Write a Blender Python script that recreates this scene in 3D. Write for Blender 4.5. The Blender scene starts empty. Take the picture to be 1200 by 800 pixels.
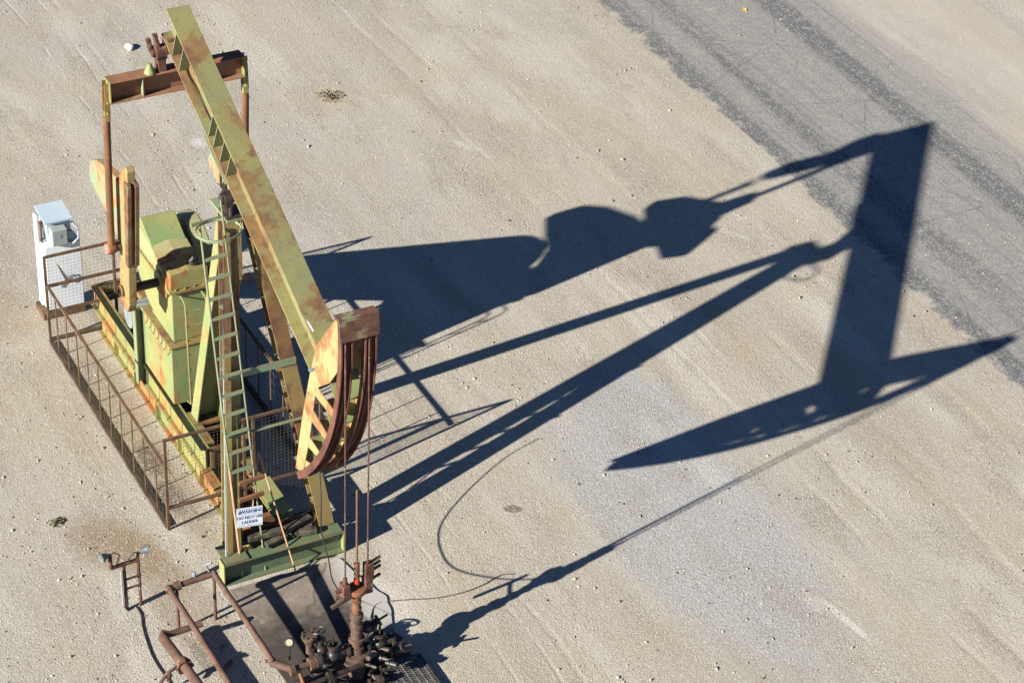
import bpy, bmesh, math, random
import numpy as np
from mathutils import Vector, Matrix, noise as mnoise
random.seed(7); rng = np.random.default_rng(11)
scene = bpy.context.scene
COL = scene.collection
R = math.radians
V = Vector

# ------------------------------------------------------------------ mesh builder
class MB:
    """collects boxes, bars, tubes ... in world coordinates; build() links ONE mesh object"""
    def __init__(s): s.v = []; s.f = []; s.sm = []
    def add(s, verts, faces, smooth=False):
        o = len(s.v); s.v += [tuple(v) for v in verts]
        for f in faces: s.f.append(tuple(i + o for i in f)); s.sm.append(smooth)
        return s
    def box(s, lo, hi):
        x0, y0, z0 = lo; x1, y1, z1 = hi
        return s.add([(x0,y0,z0),(x1,y0,z0),(x1,y1,z0),(x0,y1,z0),(x0,y0,z1),(x1,y0,z1),(x1,y1,z1),(x0,y1,z1)],
                     [(3,2,1,0),(4,5,6,7),(0,1,5,4),(1,2,6,5),(2,3,7,6),(3,0,4,7)])
    def frame(s, p0, p1, up=(0,0,1)):
        p0 = V(p0); p1 = V(p1); d = (p1 - p0).normalized(); u = V(up)
        if abs(d.dot(u)) > .98: u = V((1,0,0))
        sd = d.cross(u).normalized(); u = sd.cross(d).normalized()
        return p0, p1, d, sd, u
    def profile(s, p0, p1, prof, up=(0,0,1), scale1=1.0):
        """sweep a closed 2-D profile [(side, up)] from p0 to p1"""
        p0, p1, d, sd, u = s.frame(p0, p1, up); n = len(prof)
        vs = [p0 + sd*a + u*b for a, b in prof] + [p1 + sd*a*scale1 + u*b*scale1 for a, b in prof]
        fs = [(i, (i+1) % n, n+(i+1) % n, n+i) for i in range(n)] + [tuple(range(n))[::-1], tuple(range(n, 2*n))]
        return s.add(vs, fs)
    def bar(s, p0, p1, w, h, up=(0,0,1)):
        return s.profile(p0, p1, [(-w/2,-h/2),(w/2,-h/2),(w/2,h/2),(-w/2,h/2)], up)
    def ibeam(s, p0, p1, w, h, t=.02, tw=.014, up=(0,0,1), w1=None):
        w2, h2, q = w/2, h/2, tw/2
        pr = [(-w2,-h2),(w2,-h2),(w2,-h2+t),(q,-h2+t),(q,h2-t),(w2,h2-t),(w2,h2),(-w2,h2),(-w2,h2-t),(-q,h2-t),(-q,-h2+t),(-w2,-h2+t)]
        if w1 is None: return s.profile(p0, p1, pr, up)
        p0, p1, d, sd, u = s.frame(p0, p1, up); k = w1/w; n = len(pr)
        vs = [p0+sd*a+u*b for a, b in pr] + [p1+sd*(a*k if abs(a) > tw else a)+u*b for a, b in pr]
        return s.add(vs, [(i,(i+1)%n,n+(i+1)%n,n+i) for i in range(n)] + [tuple(range(n))[::-1], tuple(range(n,2*n))])
    def channel(s, p0, p1, w, h, t=.015, up=(0,0,1), side=1):
        """C channel: web on one side, flanges reaching to the other"""
        a, b = (w/2, -w/2) if side > 0 else (-w/2, w/2); k = t if side > 0 else -t
        pr = [(a,-h/2),(a,h/2),(b,h/2),(b,h/2-t),(a-k,h/2-t),(a-k,-h/2+t),(b,-h/2+t),(b,-h/2)]
        return s.profile(p0, p1, pr, up)
    def tube(s, pts, r, n=10, closed=False):
        pts = [V(p) for p in pts]; m = len(pts); rr = r if isinstance(r, (list, tuple)) else [r]*m
        vs = []; prev = None
        for i, p in enumerate(pts):
            if closed: d = pts[(i+1) % m] - pts[i-1]
            else: d = pts[min(i+1, m-1)] - pts[max(i-1, 0)]
            d.normalize()
            if prev is None:
                a = V((0,0,1)) if abs(d.z) < .9 else V((1,0,0)); u = d.cross(a).normalized()
            else: u = (prev - d*prev.dot(d)).normalized()
            w = d.cross(u); prev = u
            vs += [p + (u*math.cos(2*math.pi*k/n) + w*math.sin(2*math.pi*k/n))*rr[i] for k in range(n)]
        fs = []
        for i in range(m if closed else m-1):
            j = (i+1) % m
            fs += [(i*n+k, i*n+(k+1) % n, j*n+(k+1) % n, j*n+k) for k in range(n)]
        s.add(vs, fs, True)
        if not closed:
            s.f.append(tuple(len(s.v)-len(vs)+k for k in range(n))[::-1]); s.sm.append(False)
            s.f.append(tuple(len(s.v)-n+k for k in range(n))); s.sm.append(False)
        return s
    def cyl(s, p0, p1, r, r1=None, n=20):
        return s.tube([p0, p1], [r, r if r1 is None else r1], n)
    def lathe(s, p, axis, prof, n=24):
        """prof [(along, radius)] revolved about axis through p"""
        p = V(p); a = V(axis).normalized(); return s.tube2([p + a*t for t, _ in prof], [max(r, 1e-4) for _, r in prof], a, n)
    def tube2(s, pts, rr, a, n):
        h = V((0,0,1)) if abs(a.z) < .9 else V((1,0,0)); u = a.cross(h).normalized(); w = a.cross(u); vs = []
        for p, r in zip(pts, rr): vs += [p + (u*math.cos(2*math.pi*k/n) + w*math.sin(2*math.pi*k/n))*r for k in range(n)]
        fs = [(i*n+k, i*n+(k+1) % n, (i+1)*n+(k+1) % n, (i+1)*n+k) for i in range(len(pts)-1) for k in range(n)]
        m = len(pts); fs += [tuple(range(n))[::-1], tuple((m-1)*n+k for k in range(n))]
        return s.add(vs, fs, True)
    def prism(s, poly, vec):
        n = len(poly); vec = V(vec); vs = [V(p) for p in poly] + [V(p)+vec for p in poly]
        return s.add(vs, [(i,(i+1)%n,n+(i+1)%n,n+i) for i in range(n)] + [tuple(range(n))[::-1], tuple(range(n,2*n))])
    def xz(s, poly, y0, y1):
        return s.prism([(x, y0, z) for x, z in poly], (0, y1-y0, 0))
    def sphere(s, c, r, n=10):
        prof = [(-r*math.cos(math.pi*i/n), r*math.sin(math.pi*i/n)) for i in range(n+1)]
        return s.lathe(c, (0,0,1), prof, 12)
    def bolts(s, pts, axis, r=.018, h=.02):
        a = V(axis).normalized()
        for p in pts: s.cyl(V(p), V(p)+a*h, r, n=6)
        return s
    def build(s, name, mat, parent=None, bevel=0.0, origin=None):
        vs = np.array([tuple(v) for v in s.v])
        if origin is None: origin = ((vs[:,0].min()+vs[:,0].max())/2, (vs[:,1].min()+vs[:,1].max())/2, vs[:,2].min())
        og = V(origin); me = bpy.data.meshes.new(name)
        me.from_pydata([tuple(x) for x in (vs - np.array(og))], [], s.f)
        me.polygons.foreach_set('use_smooth', s.sm)
        bm = bmesh.new(); bm.from_mesh(me); bmesh.ops.recalc_face_normals(bm, faces=bm.faces); bm.to_mesh(me); bm.free()
        if any(s.sm): me.set_sharp_from_angle(angle=R(38))
        me.materials.append(mat); o = bpy.data.objects.new(name, me); COL.objects.link(o)
        put(o, og, parent)
        if bevel:
            b = o.modifiers.new('Bevel', 'BEVEL'); b.width = bevel; b.segments = 1; b.limit_method = 'ANGLE'; b.angle_limit = R(50)
        return o
WORLD = {}
def put(o, og, parent):
    WORLD[o] = V(og)
    if parent is not None:
        o.parent = parent; o.location = V(og) - WORLD[parent]
    else: o.location = og
def thing(name, loc, label, cat, group=None):
    o = bpy.data.objects.new(name, None); COL.objects.link(o); o.empty_display_size = .2
    put(o, V(loc), None); return tag(o, label, cat, group)
def tag(o, label=None, cat=None, group=None, kind=None):
    for k, v in (('label', label), ('category', cat), ('group', group), ('kind', kind)):
        if v: o[k] = v
    return o

def parts(items, name, mat, parent, bevel=0):
    return [mb.build(name, mat, parent, bevel) for mb in items]

def smooth(pts, k=6):
    pts = [V(p) for p in pts]; out = []
    for i in range(len(pts)-1):
        p0, p1, p2, p3 = pts[max(i-1,0)], pts[i], pts[i+1], pts[min(i+2,len(pts)-1)]
        for j in range(k):
            t = j/k; out.append(.5*((2*p1)+(p2-p0)*t+(2*p0-5*p1+4*p2-p3)*t*t+(3*p1-p0-3*p2+p3)*t*t*t))
    return out+[pts[-1]]

# ------------------------------------------------------------------ materials
class NT:
    def __init__(s, name):
        s.m = bpy.data.materials.new(name); s.m.use_nodes = True; s.t = s.m.node_tree; s.t.nodes.clear()
        s.out = s.t.nodes.new('ShaderNodeOutputMaterial'); s.b = s.t.nodes.new('ShaderNodeBsdfPrincipled')
        s.t.links.new(s.b.outputs[0], s.out.inputs[0])
    def n(s, typ, **kw):
        x = s.t.nodes.new(typ)
        for k, v in kw.items(): setattr(x, k, v)
        return x
    def link(s, a, b): s.t.links.new(a, b)
    def val(s, sock, v):
        if hasattr(v, 'is_output'): s.link(v, sock)
        else: sock.default_value = v
    def math(s, op, a, b=0.0, clamp=False):
        x = s.n('ShaderNodeMath', operation=op, use_clamp=clamp); s.val(x.inputs[0], a); s.val(x.inputs[1], b); return x.outputs[0]
    def coord(s, kind='Object', scale=(1,1,1), rot=0.0, rnd=True):
        if kind == 'World': c = s.n('ShaderNodeNewGeometry').outputs['Position']
        else: c = s.n('ShaderNodeTexCoord').outputs['Object']
        mp = s.n('ShaderNodeMapping'); s.link(c, mp.inputs[0]); mp.inputs['Scale'].default_value = scale; mp.inputs['Rotation'].default_value = (0,0,rot)
        if kind == 'Object' and rnd:
            r = s.n('ShaderNodeObjectInfo').outputs['Random']; q = s.math('MULTIPLY', r, 40.0)
            s.link(q, mp.inputs['Location'])
        return mp.outputs[0]
    def noise(s, c, scale, detail=5, rough=.55, dist=0.0):
        x = s.n('ShaderNodeTexNoise'); s.link(c, x.inputs['Vector']); x.inputs['Scale'].default_value = scale
        x.inputs['Detail'].default_value = detail; x.inputs['Roughness'].default_value = rough; x.inputs['Distortion'].default_value = dist
        return x.outputs['Fac']
    def voro(s, c, scale, feature='F1', out='Distance', rnd=1.0):
        x = s.n('ShaderNodeTexVoronoi', feature=feature); s.link(c, x.inputs['Vector']); x.inputs['Scale'].default_value = scale
        x.inputs['Randomness'].default_value = rnd; return x.outputs[out]
    def ramp(s, f, lo, hi):
        x = s.n('ShaderNodeMapRange', interpolation_type='SMOOTHSTEP'); s.val(x.inputs[0], f)
        s.val(x.inputs[1], lo); s.val(x.inputs[2], hi); return x.outputs[0]
    def mix(s, f, a, b, mode='MIX'):
        x = s.n('ShaderNodeMix', data_type='RGBA', blend_type=mode); s.val(x.inputs[0], f)
        for sock, v in ((x.inputs[6], a), (x.inputs[7], b)):
            if hasattr(v, 'is_output'): s.link(v, sock)
            else: sock.default_value = (*v, 1)
        return x.outputs[2]
    def bump(s, h, strength=.3, dist=.02, nrm=None):
        x = s.n('ShaderNodeBump'); x.inputs['Strength'].default_value = strength; x.inputs['Distance'].default_value = dist; s.link(h, x.inputs['Height'])
        if nrm is not None: s.link(nrm, x.inputs['Normal'])
        s.link(x.outputs[0], s.b.inputs['Normal']); return x.outputs[0]

def paint(name, base, alt, amt=.5, rustA=(.16,.072,.03), rustB=(.36,.15,.045), fine=.5, sc=1.0, rough=.55):
    s = NT(name); c = s.coord(); cz = s.coord(scale=(1,1,.25))
    col = s.mix(s.ramp(s.noise(c, 1.1*sc, 5), .35, .65), base, alt)
    col = s.mix(s.math('MULTIPLY', s.ramp(s.noise(c, 7*sc, 6, .65), .5, .75), .45), col, tuple(x*.62 for x in base))
    m1 = s.noise(c, 1.0*sc, 9, .66, .4); m2 = s.noise(cz, 5*sc, 7, .6)
    thr = .72 - .3*amt
    mask = s.ramp(s.math('ADD', m1, s.math('MULTIPLY', s.math('SUBTRACT', m2, .5), .35)), thr, thr + .09)
    soft = s.ramp(m1, thr - .1, thr + .14)
    rc = s.mix(s.ramp(s.noise(c, 4*sc, 6, .6), .35, .65), rustA, rustB)
    col = s.mix(s.math('MULTIPLY', soft, .55), col, rustB)
    col = s.mix(mask, col, rc)
    sp = s.ramp(s.noise(c, 26*sc, 4, .7), .64 - .06*fine, .7 - .04*fine)
    col = s.mix(s.math('MULTIPLY', sp, .7), col, rustA)
    bv = s.n('ShaderNodeBevel', samples=3); bv.inputs[0].default_value = .022; ge = s.n('ShaderNodeNewGeometry')
    vd = s.n('ShaderNodeVectorMath', operation='DOT_PRODUCT'); s.link(bv.outputs[0], vd.inputs[0]); s.link(ge.outputs['Normal'], vd.inputs[1])
    ed = s.ramp(s.math('ADD', s.math('SUBTRACT', 1.0, vd.outputs['Value']), s.math('MULTIPLY', s.math('SUBTRACT', m2, .62), .5)), .0, .16)
    col = s.mix(s.math('MULTIPLY', ed, .8), col, rustA)
    drip = s.ramp(s.noise(s.coord(scale=(5,5,.35)), 2.6*sc, 5, .6), .60, .72); dm = s.math('MULTIPLY', drip, s.ramp(s.noise(c, 1.4*sc, 3), .42, .6))
    col = s.mix(s.math('MULTIPLY', dm, .6), col, rustB)
    s.link(col, s.b.inputs['Base Color'])
    s.link(s.math('ADD', s.math('MULTIPLY', mask, .3), rough), s.b.inputs['Roughness'])
    s.b.inputs['Specular IOR Level'].default_value = .35
    s.bump(s.math('ADD', s.math('MULTIPLY', mask, .5), s.noise(c, 20, 5, .6)), .25, .006)
    return s.m
def rough_mat(name, a, b, sc=3.0, rough=.85, metal=0.0, spec=.3, bump=.3, c3=None, amt3=.5):
    s = NT(name); c = s.coord(); col = s.mix(s.ramp(s.noise(c, sc, 7, .62), .34, .66), a, b)
    if c3: col = s.mix(s.ramp(s.noise(c, sc*1.9, 8, .66, .3), .62-.2*amt3, .72-.2*amt3), col, c3)
    s.link(col, s.b.inputs['Base Color']); s.b.inputs['Roughness'].default_value = rough; s.b.inputs['Metallic'].default_value = metal
    s.b.inputs['Specular IOR Level'].default_value = spec; s.bump(s.noise(c, sc*9, 5, .65), bump, .008); return s.m

M = {}
PG, PA = (.195,.228,.092), (.265,.25,.088)
M['paint'] = paint('pale green paint', PG, PA, .66)
M['paint_clean'] = paint('pale green paint lightly weathered', (.175,.24,.10), (.265,.262,.105), .44, fine=.5)
M['paint_beam'] = paint('beam paint', (.175,.185,.09), (.235,.215,.085), .78, rustA=(.12,.065,.035), rustB=(.20,.125,.05))
M['paint_green'] = paint('bluish green paint', (.17,.235,.15), (.21,.25,.14), .25, fine=.3)
M['paint_gold'] = paint('ochre rusted paint', (.215,.155,.058), (.22,.19,.075), .82, rustA=(.10,.048,.028), rustB=(.175,.095,.038))
M['paint_orange'] = paint('orange rusted paint', (.32,.25,.11), (.37,.29,.13), .80, rustA=(.20,.085,.04), rustB=(.33,.165,.06), sc=1.6)
M['slab'] = paint('brown rusted slab paint', (.17,.14,.075), (.2,.18,.09), .9, rustA=(.10,.048,.03), rustB=(.19,.10,.045), sc=1.3)
M['weight'] = paint('teal green paint over orange rust', (.175,.26,.18), (.21,.26,.15), .72, rustA=(.26,.10,.035), rustB=(.38,.19,.08), sc=1.6)
M['crank_top'] = paint('orange rusted crank', (.25,.23,.10), (.28,.24,.10), .78, rustA=(.20,.07,.028), rustB=(.29,.13,.05), sc=1.3)
M['guard'] = paint('belt guard paint with maroon patches', (.27,.28,.13), (.32,.31,.15), .42, rustA=(.15,.075,.065), rustB=(.24,.15,.11), sc=1.1)
M['gear_roof'] = paint('gear cover paint with brown stains', (.30,.28,.14), (.34,.31,.15), .72, rustA=(.17,.09,.04), rustB=(.29,.18,.08), sc=1.7)
M['cover'] = paint('flaking cover paint', (.30,.27,.14), (.22,.24,.14), .95, rustA=(.085,.04,.028), rustB=(.13,.065,.04), sc=2.2)
M['base_green'] = paint('green paint with painted shade', (.095,.14,.08), (.12,.15,.085), .4)  # crossbeam green darkened to paint in the horse head's shadow
M['rust'] = rough_mat('brown rust', (.10,.045,.025), (.21,.095,.042), 3.0)
M['rust_bright'] = rough_mat('orange brown rust', (.12,.058,.03), (.19,.09,.043), 3.0)
M['rust_dark'] = rough_mat('dark maroon rust', (.055,.026,.02), (.13,.06,.042), 4.0, c3=(.2,.15,.1), amt3=.3)
M['track'] = rough_mat('maroon rust of the arc tracks', (.075,.03,.022), (.15,.062,.04), 2.5, rough=.7)
M['eq_top'] = rough_mat('equalizer rust', (.17,.08,.045), (.26,.13,.07), 2.0, c3=(.22,.2,.09), amt3=.15)
M['oil'] = rough_mat('oily dark iron', (.016,.013,.012), (.05,.036,.03), 7.0, rough=.45, spec=.5, c3=(.12,.08,.06), amt3=.25)
M['well_iron'] = rough_mat('rusty wellhead iron', (.05,.034,.027), (.115,.07,.05), 7.0, rough=.7, c3=(.2,.15,.11), amt3=.2)
M['pipe'] = rough_mat('rusty pipe', (.08,.045,.034), (.135,.076,.053), 4.0, rough=.7, c3=(.07,.035,.026), amt3=.4)
M['fence'] = rough_mat('rusty fence steel', (.075,.045,.028), (.14,.085,.045), 5.0)
M['wire'] = rough_mat('galvanised rusty wire', (.07,.055,.042), (.13,.105,.08), 6.0, rough=.7)
M['salmon'] = rough_mat('salmon primer', (.36,.20,.12), (.43,.27,.17), 5.0)
M['cap_red'] = rough_mat('faded red cap', (.42,.13,.09), (.45,.2,.15), 9.0)
M['motor'] = rough_mat('grey green motor', (.16,.2,.2), (.22,.25,.24), 6.0, rough=.6)
M['kick'] = rough_mat('dark soiled steel', (.04,.028,.02), (.09,.06,.04), 3.0)
M['white'] = rough_mat('white enamel', (.64,.69,.76), (.72,.76,.82), 2.0, rough=.4, bump=.03, c3=(.5,.47,.42), amt3=.02)
M['grey_box'] = rough_mat('grey blue enamel', (.36,.45,.51), (.41,.49,.54), 2.0, rough=.45, bump=.05)
M['grey_mid'] = rough_mat('grey cover', (.24,.28,.28), (.29,.32,.31), 4.0, rough=.6, bump=.05)
M['steel'] = rough_mat('dull grey metal', (.17,.2,.22), (.28,.31,.33), 8.0, rough=.5, metal=.2)
M['grate'] = rough_mat('worn grating steel', (.12,.115,.11), (.24,.235,.225), 9.0, rough=.5, metal=.3)
M['conduit'] = rough_mat('grey plastic conduit', (.22,.25,.28), (.30,.33,.36), 8.0, rough=.5)
M['black'] = rough_mat('black rubber', (.015,.015,.016), (.035,.033,.03), 8.0, rough=.6)
M['cable'] = rough_mat('dusty dark cable', (.06,.055,.05), (.11,.1,.09), 8.0, rough=.7)
M['red'] = rough_mat('red plastic', (.42,.04,.02), (.36,.04,.02), 8.0, rough=.4, bump=.05)
M['yellow'] = rough_mat('yellow plastic', (.62,.58,.12), (.55,.5,.1), 8.0, rough=.5)
M['dial'] = rough_mat('ivory dial', (.40,.39,.25), (.34,.33,.22), 8.0, rough=.35, bump=.02)
M['wood'] = rough_mat('weathered timber', (.04,.033,.026), (.10,.085,.062), 5.0, c3=(.02,.017,.014), amt3=.5)
M['brick'] = rough_mat('orange brick', (.5,.25,.11), (.42,.2,.09), 12.0)
M['sign'] = rough_mat('weathered white sign', (.50,.54,.62), (.60,.63,.69), 9.0, rough=.5, bump=.05, c3=(.3,.31,.36), amt3=.15)
M['navy'] = rough_mat('faded navy lettering', (.03,.045,.12), (.07,.09,.17), 20.0, rough=.6, bump=.02)
M['leaf'] = rough_mat('dry green leaf', (.13,.15,.07), (.19,.18,.09), 12.0)
M['leaf_yellow'] = rough_mat('yellow leaf', (.6,.42,.06), (.5,.33,.05), 12.0)
M['twig'] = rough_mat('dry twig', (.13,.115,.07), (.22,.185,.12), 12.0)
M['stone_white'] = rough_mat('white stone', (.58,.56,.52), (.7,.68,.64), 9.0)
M['stone_tan'] = rough_mat('tan stone', (.42,.3,.16), (.5,.4,.26), 9.0)

DUST = (.40,.36,.288); GREY = (.385,.361,.318); PALE = (.48,.45,.39); BROWN = (.315,.27,.20)
def ground_nodes(s):
    """albedo of the dusty lot, shared by ground and the dusty parts of the road"""
    c = s.coord('World'); cs = s.coord('World', (.13,1,1), R(3)); cs2 = s.coord('World', (.3,1.5,1), R(28))
    sep = s.n('ShaderNodeSeparateXYZ'); s.link(c, sep.inputs[0]); x, y = sep.outputs[0], sep.outputs[1]
    big = s.noise(c, .13, 4); st = s.noise(cs, .8, 6, .62, .2); st2 = s.noise(cs2, .55, 6, .6, .3)
    streak = s.mix(s.ramp(s.math('ADD', x, s.math('MULTIPLY', y, -.35)), -16, -6), (0,0,0), (1,1,1))
    both = s.n('ShaderNodeMix', data_type='FLOAT'); s.link(streak, both.inputs[0]); s.link(st2, both.inputs[2]); s.link(st, both.inputs[3]); sk = both.outputs[0]
    col = s.mix(s.ramp(big, .38, .62), DUST, GREY)
    col = s.mix(s.math('MULTIPLY', s.ramp(sk, .48, .64), .8), col, PALE)
    col = s.mix(s.math('MULTIPLY', s.ramp(sk, .48, .32), .65), col, BROWN)
    fst = s.noise(s.coord('World', (.35,5,1), R(3)), 2.2, 5, .6)
    col = s.mix(s.math('MULTIPLY', s.ramp(fst, .54, .7), .3), col, (.30,.255,.2))
    col = s.mix(s.math('MULTIPLY', s.ramp(s.noise(c, .7, 6, .6), .5, .68), .5), col, (.40,.335,.235))
    # brown tint on the ground in the lower left beside the fence and the lamp rack
    def blob(cx, cy, rx, ry, soft=.5, rot=0.0):
        ca, sa = math.cos(rot), math.sin(rot)
        dx = s.math('SUBTRACT', x, cx); dy = s.math('SUBTRACT', y, cy)
        u = s.math('ADD', s.math('MULTIPLY', dx, ca/rx), s.math('MULTIPLY', dy, sa/rx)); w = s.math('ADD', s.math('MULTIPLY', dx, -sa/ry), s.math('MULTIPLY', dy, ca/ry))
        d = s.math('SQRT', s.math('ADD', s.math('MULTIPLY', u, u), s.math('MULTIPLY', w, w)))
        d = s.math('ADD', d, s.math('MULTIPLY', s.math('SUBTRACT', s.noise(c, 1.6, 6, .62), .5), .9))
        return s.ramp(d, 1 + soft*.5, 1 - soft*.5)
    for a in ((-.35,-2.2,.85,.5,.9,.4,.8), (.25,-1.75,.9,.25,.8,.3,.5), (-3.0,-.85,3.2,.35,.7,0,.5), (1.6,-1.7,1.3,.45,.7,0,.45), (-7.6,-1.9,1.2,.6,.9,.3,.5), (-6.6,.2,.9,.6,.6,0,.4)):
        col = s.mix(s.math('MULTIPLY', blob(*a[:6]), a[6]), col, (.235,.165,.095))
    for a in ((-2.2,-.85,.5,.22,.5,0,.75), (-1.1,-.95,.45,.2,.5,0,.75), (2.6,-1.9,.35,.1,.4,0,.5), (1.45,3.9,.16,.1,.3,1.0,.85)):  # dark ground stains; the one between the pipes paints in a shadow
        col = s.mix(s.math('MULTIPLY', blob(*a[:6]), a[6]), col, (.07,.055,.042))
    # grey gravel dressing in front of the well, and white powder spills
    g = blob(2.75,6.35,3.7,1.55,.6,-.05); g2 = blob(.1,7.0,1.5,1.0,.5)
    gg = s.math('MAXIMUM', g, g2)
    gcol = s.mix(s.ramp(s.noise(c, 26, 4, .7), .38, .62), (.275,.275,.276), (.445,.444,.44))
    col = s.mix(s.math('MULTIPLY', gg, .95), col, gcol)
    for a in ((5.9,7.25,.55,.07,.6,.12,.75), (5.4,7.05,.3,.12,.8,0,.5), (-11.5,3.6,.22,.13,.9,0,.8), (2.7,1.1,.8,.3,.7,0,.55), (-4.2,11.6,.3,.1,.9,.5,.5), (-9.3,8.4,.25,.1,.9,.3,.5), (1.5,7.2,1.1,.25,.9,.1,.3), (-2.1,7.0,.4,.25,.9,0,.35)):
        col = s.mix(s.math('MULTIPLY', blob(*a[:6]), a[6]), col, (.60,.575,.53))
    # tyre marks: thin wandering lines along x
    wob = s.math('MULTIPLY', s.math('SUBTRACT', s.noise(s.coord('World', (1,0,0)), .25, 2), .5), .5)
    wy = s.math('ADD', y, wob); lines = None
    for y0, wd in ((3.02,.05),(2.72,.03),(2.1,.03),(8.6,.06),(9.2,.06),(10.4,.08),(12.2,.1)):
        l = s.ramp(s.math('ABSOLUTE', s.math('SUBTRACT', wy, y0)), wd*1.6, wd*.3); lines = l if lines is None else s.math('MAXIMUM', lines, l)
    brk = s.math('MULTIPLY', lines, s.ramp(s.noise(c, .45, 3), .42, .58))
    col = s.mix(s.math('MULTIPLY', brk, .2), col, (.52,.48,.40))
    col = s.mix(s.math('MULTIPLY', blob(-12.2,6.85,.55,.4,.6), .7), col, (.44,.37,.26))
    # gravelly drifts: darker, coarser patches strung along the traffic direction
    gp = s.ramp(s.noise(s.coord('World', (.4,1.1,1), R(20)), .9, 6, .65, .3), .48, .66)
    col = s.mix(s.math('MULTIPLY', gp, .42), col, (.28,.25,.212))
    # grain
    vf = s.n('ShaderNodeTexVoronoi'); s.link(c, vf.inputs['Vector']); vf.inputs['Scale'].default_value = 46
    sepc = s.n('ShaderNodeSeparateColor'); s.link(vf.outputs['Color'], sepc.inputs[0])
    grain = s.noise(c, 24, 5, .7)
    col = s.mix(s.math('MULTIPLY', s.ramp(sepc.outputs[0], .72, .98), s.math('ADD', s.math('MULTIPLY', gp, .5), .35)), col, (.24,.205,.165))
    col = s.mix(s.math('MULTIPLY', s.ramp(sepc.outputs[1], .8, 1.0), .6), col, (.58,.55,.5))
    col = s.mix(s.math('MULTIPLY', s.ramp(grain, .38, .66), .75), col, s.mix(.55, col, (.22,.185,.14)), 'MIX')
    v2 = s.n('ShaderNodeTexVoronoi'); s.link(c, v2.inputs['Vector']); v2.inputs['Scale'].default_value = 21
    sc2 = s.n('ShaderNodeSeparateColor'); s.link(v2.outputs['Color'], sc2.inputs[0])
    peb = s.math('MULTIPLY', s.ramp(v2.outputs['Distance'], .34, .2), s.ramp(sc2.outputs[2], .5, .58))
    peb = s.math('MULTIPLY', peb, s.math('ADD', s.math('MULTIPLY', gp, .75), .25))
    col = s.mix(s.math('MULTIPLY', peb, .7), col, s.mix(s.ramp(sc2.outputs[0], .45, .7), (.13,.105,.085), (.60,.57,.53)))
    h = s.math('ADD', s.math('MULTIPLY', vf.outputs['Distance'], -.8), s.math('MULTIPLY', grain, .8))
    h = s.math('ADD', h, s.math('MULTIPLY', s.noise(c, 5, 6, .62), .8)); h = s.math('ADD', h, s.math('MULTIPLY', peb, .8))
    h = s.math('ADD', h, s.math('MULTIPLY', sk, 1.5)); h = s.math('ADD', h, s.math('MULTIPLY', brk, -.6))
    return c, cs, x, y, col, h, gg
s = NT('dusty gravel'); c, cs, gx, gy, col, h, gg = ground_nodes(s)
s.link(col, s.b.inputs['Base Color']); s.b.inputs['Roughness'].default_value = .95; s.b.inputs['Specular IOR Level'].default_value = .15
s.bump(h, .5, .014); M['ground'] = s.m

s = NT('dusty asphalt'); c, cs, gx, gy, col, h, gg = ground_nodes(s)
yr = s.math('ADD', gy, s.math('MULTIPLY', gx, .035))
l1 = s.noise(s.coord('World', (.07,1.1,1), R(-2)), 1.5, 7, .66, .15); l2 = s.noise(s.coord('World', (.25,3.5,1), R(-2)), 1.3, 6, .7)
def lane(y0, w): return s.ramp(s.math('ABSOLUTE', s.math('SUBTRACT', yr, y0)), w, w*.25)
dark = s.math('MAXIMUM', s.math('MULTIPLY', lane(13.75, .55), .9), s.math('MAXIMUM', s.math('MULTIPLY', lane(17.15, .5), 1.0), s.math('MULTIPLY', lane(14.9, .5), .55)))
dk = s.math('MULTIPLY', s.math('ADD', dark, s.math('MULTIPLY', s.math('SUBTRACT', l1, .5), 2.0)), 1.0)
spk = s.noise(c, 20, 4, .75); spk2 = s.noise(c, 5, 6, .7)
base = s.mix(s.ramp(dk, .0, .9), (.235,.226,.213), (.115,.117,.121))
base = s.mix(s.math('MULTIPLY', s.ramp(s.math('ADD', spk, s.math('MULTIPLY', s.math('SUBTRACT', spk2, .5), .6)), .50, .60), .7), base, (.36,.34,.305))
base = s.mix(s.math('MULTIPLY', s.ramp(s.noise(c, 1.6, 7, .72), .54, .68), .4), base, (.34,.32,.285))
crk = s.n('ShaderNodeTexVoronoi', feature='DISTANCE_TO_EDGE'); s.link(s.mix(.12, c, s.n('ShaderNodeTexNoise').outputs['Color']), crk.inputs['Vector']); crk.inputs['Scale'].default_value = .55
base = s.mix(s.math('MULTIPLY', s.math('MULTIPLY', s.ramp(crk.outputs['Distance'], .016, .005), s.ramp(spk2, .45, .6)), .55), base, (.07,.07,.072))
base = s.mix(s.math('MULTIPLY', s.ramp(l2, .56, .74), .45), base, (.34,.315,.28))
l3 = s.noise(s.coord('World', (.12,9,1), R(-2)), 1.2, 5, .7)
base = s.mix(s.math('MULTIPLY', s.ramp(l3, .52, .7), .4), base, (.30,.285,.262)); base = s.mix(s.math('MULTIPLY', s.ramp(l3, .48, .34), .35), base, (.10,.103,.108))
vf = s.voro(c, 60, out='Color'); sc_ = s.n('ShaderNodeSeparateColor'); s.link(vf, sc_.inputs[0])
base = s.mix(s.math('MULTIPLY', s.ramp(sc_.outputs[0], .8, 1.), .6), base, (.07,.07,.072))
fade = s.math('ADD', yr, s.math('MULTIPLY', s.math('SUBTRACT', l1, .5), 3.2)); fade = s.math('ADD', fade, s.math('MULTIPLY', s.math('SUBTRACT', l2, .5), 1.8))
dust = s.ramp(fade, 17.6, 19.3)
edge = s.math('ADD', yr, s.math('MULTIPLY', s.math('SUBTRACT', s.noise(c, 1.7, 8, .72), .5), 1.7)); edge = s.ramp(edge, 13.72, 13.40)
dust = s.math('MAXIMUM', dust, edge)
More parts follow.
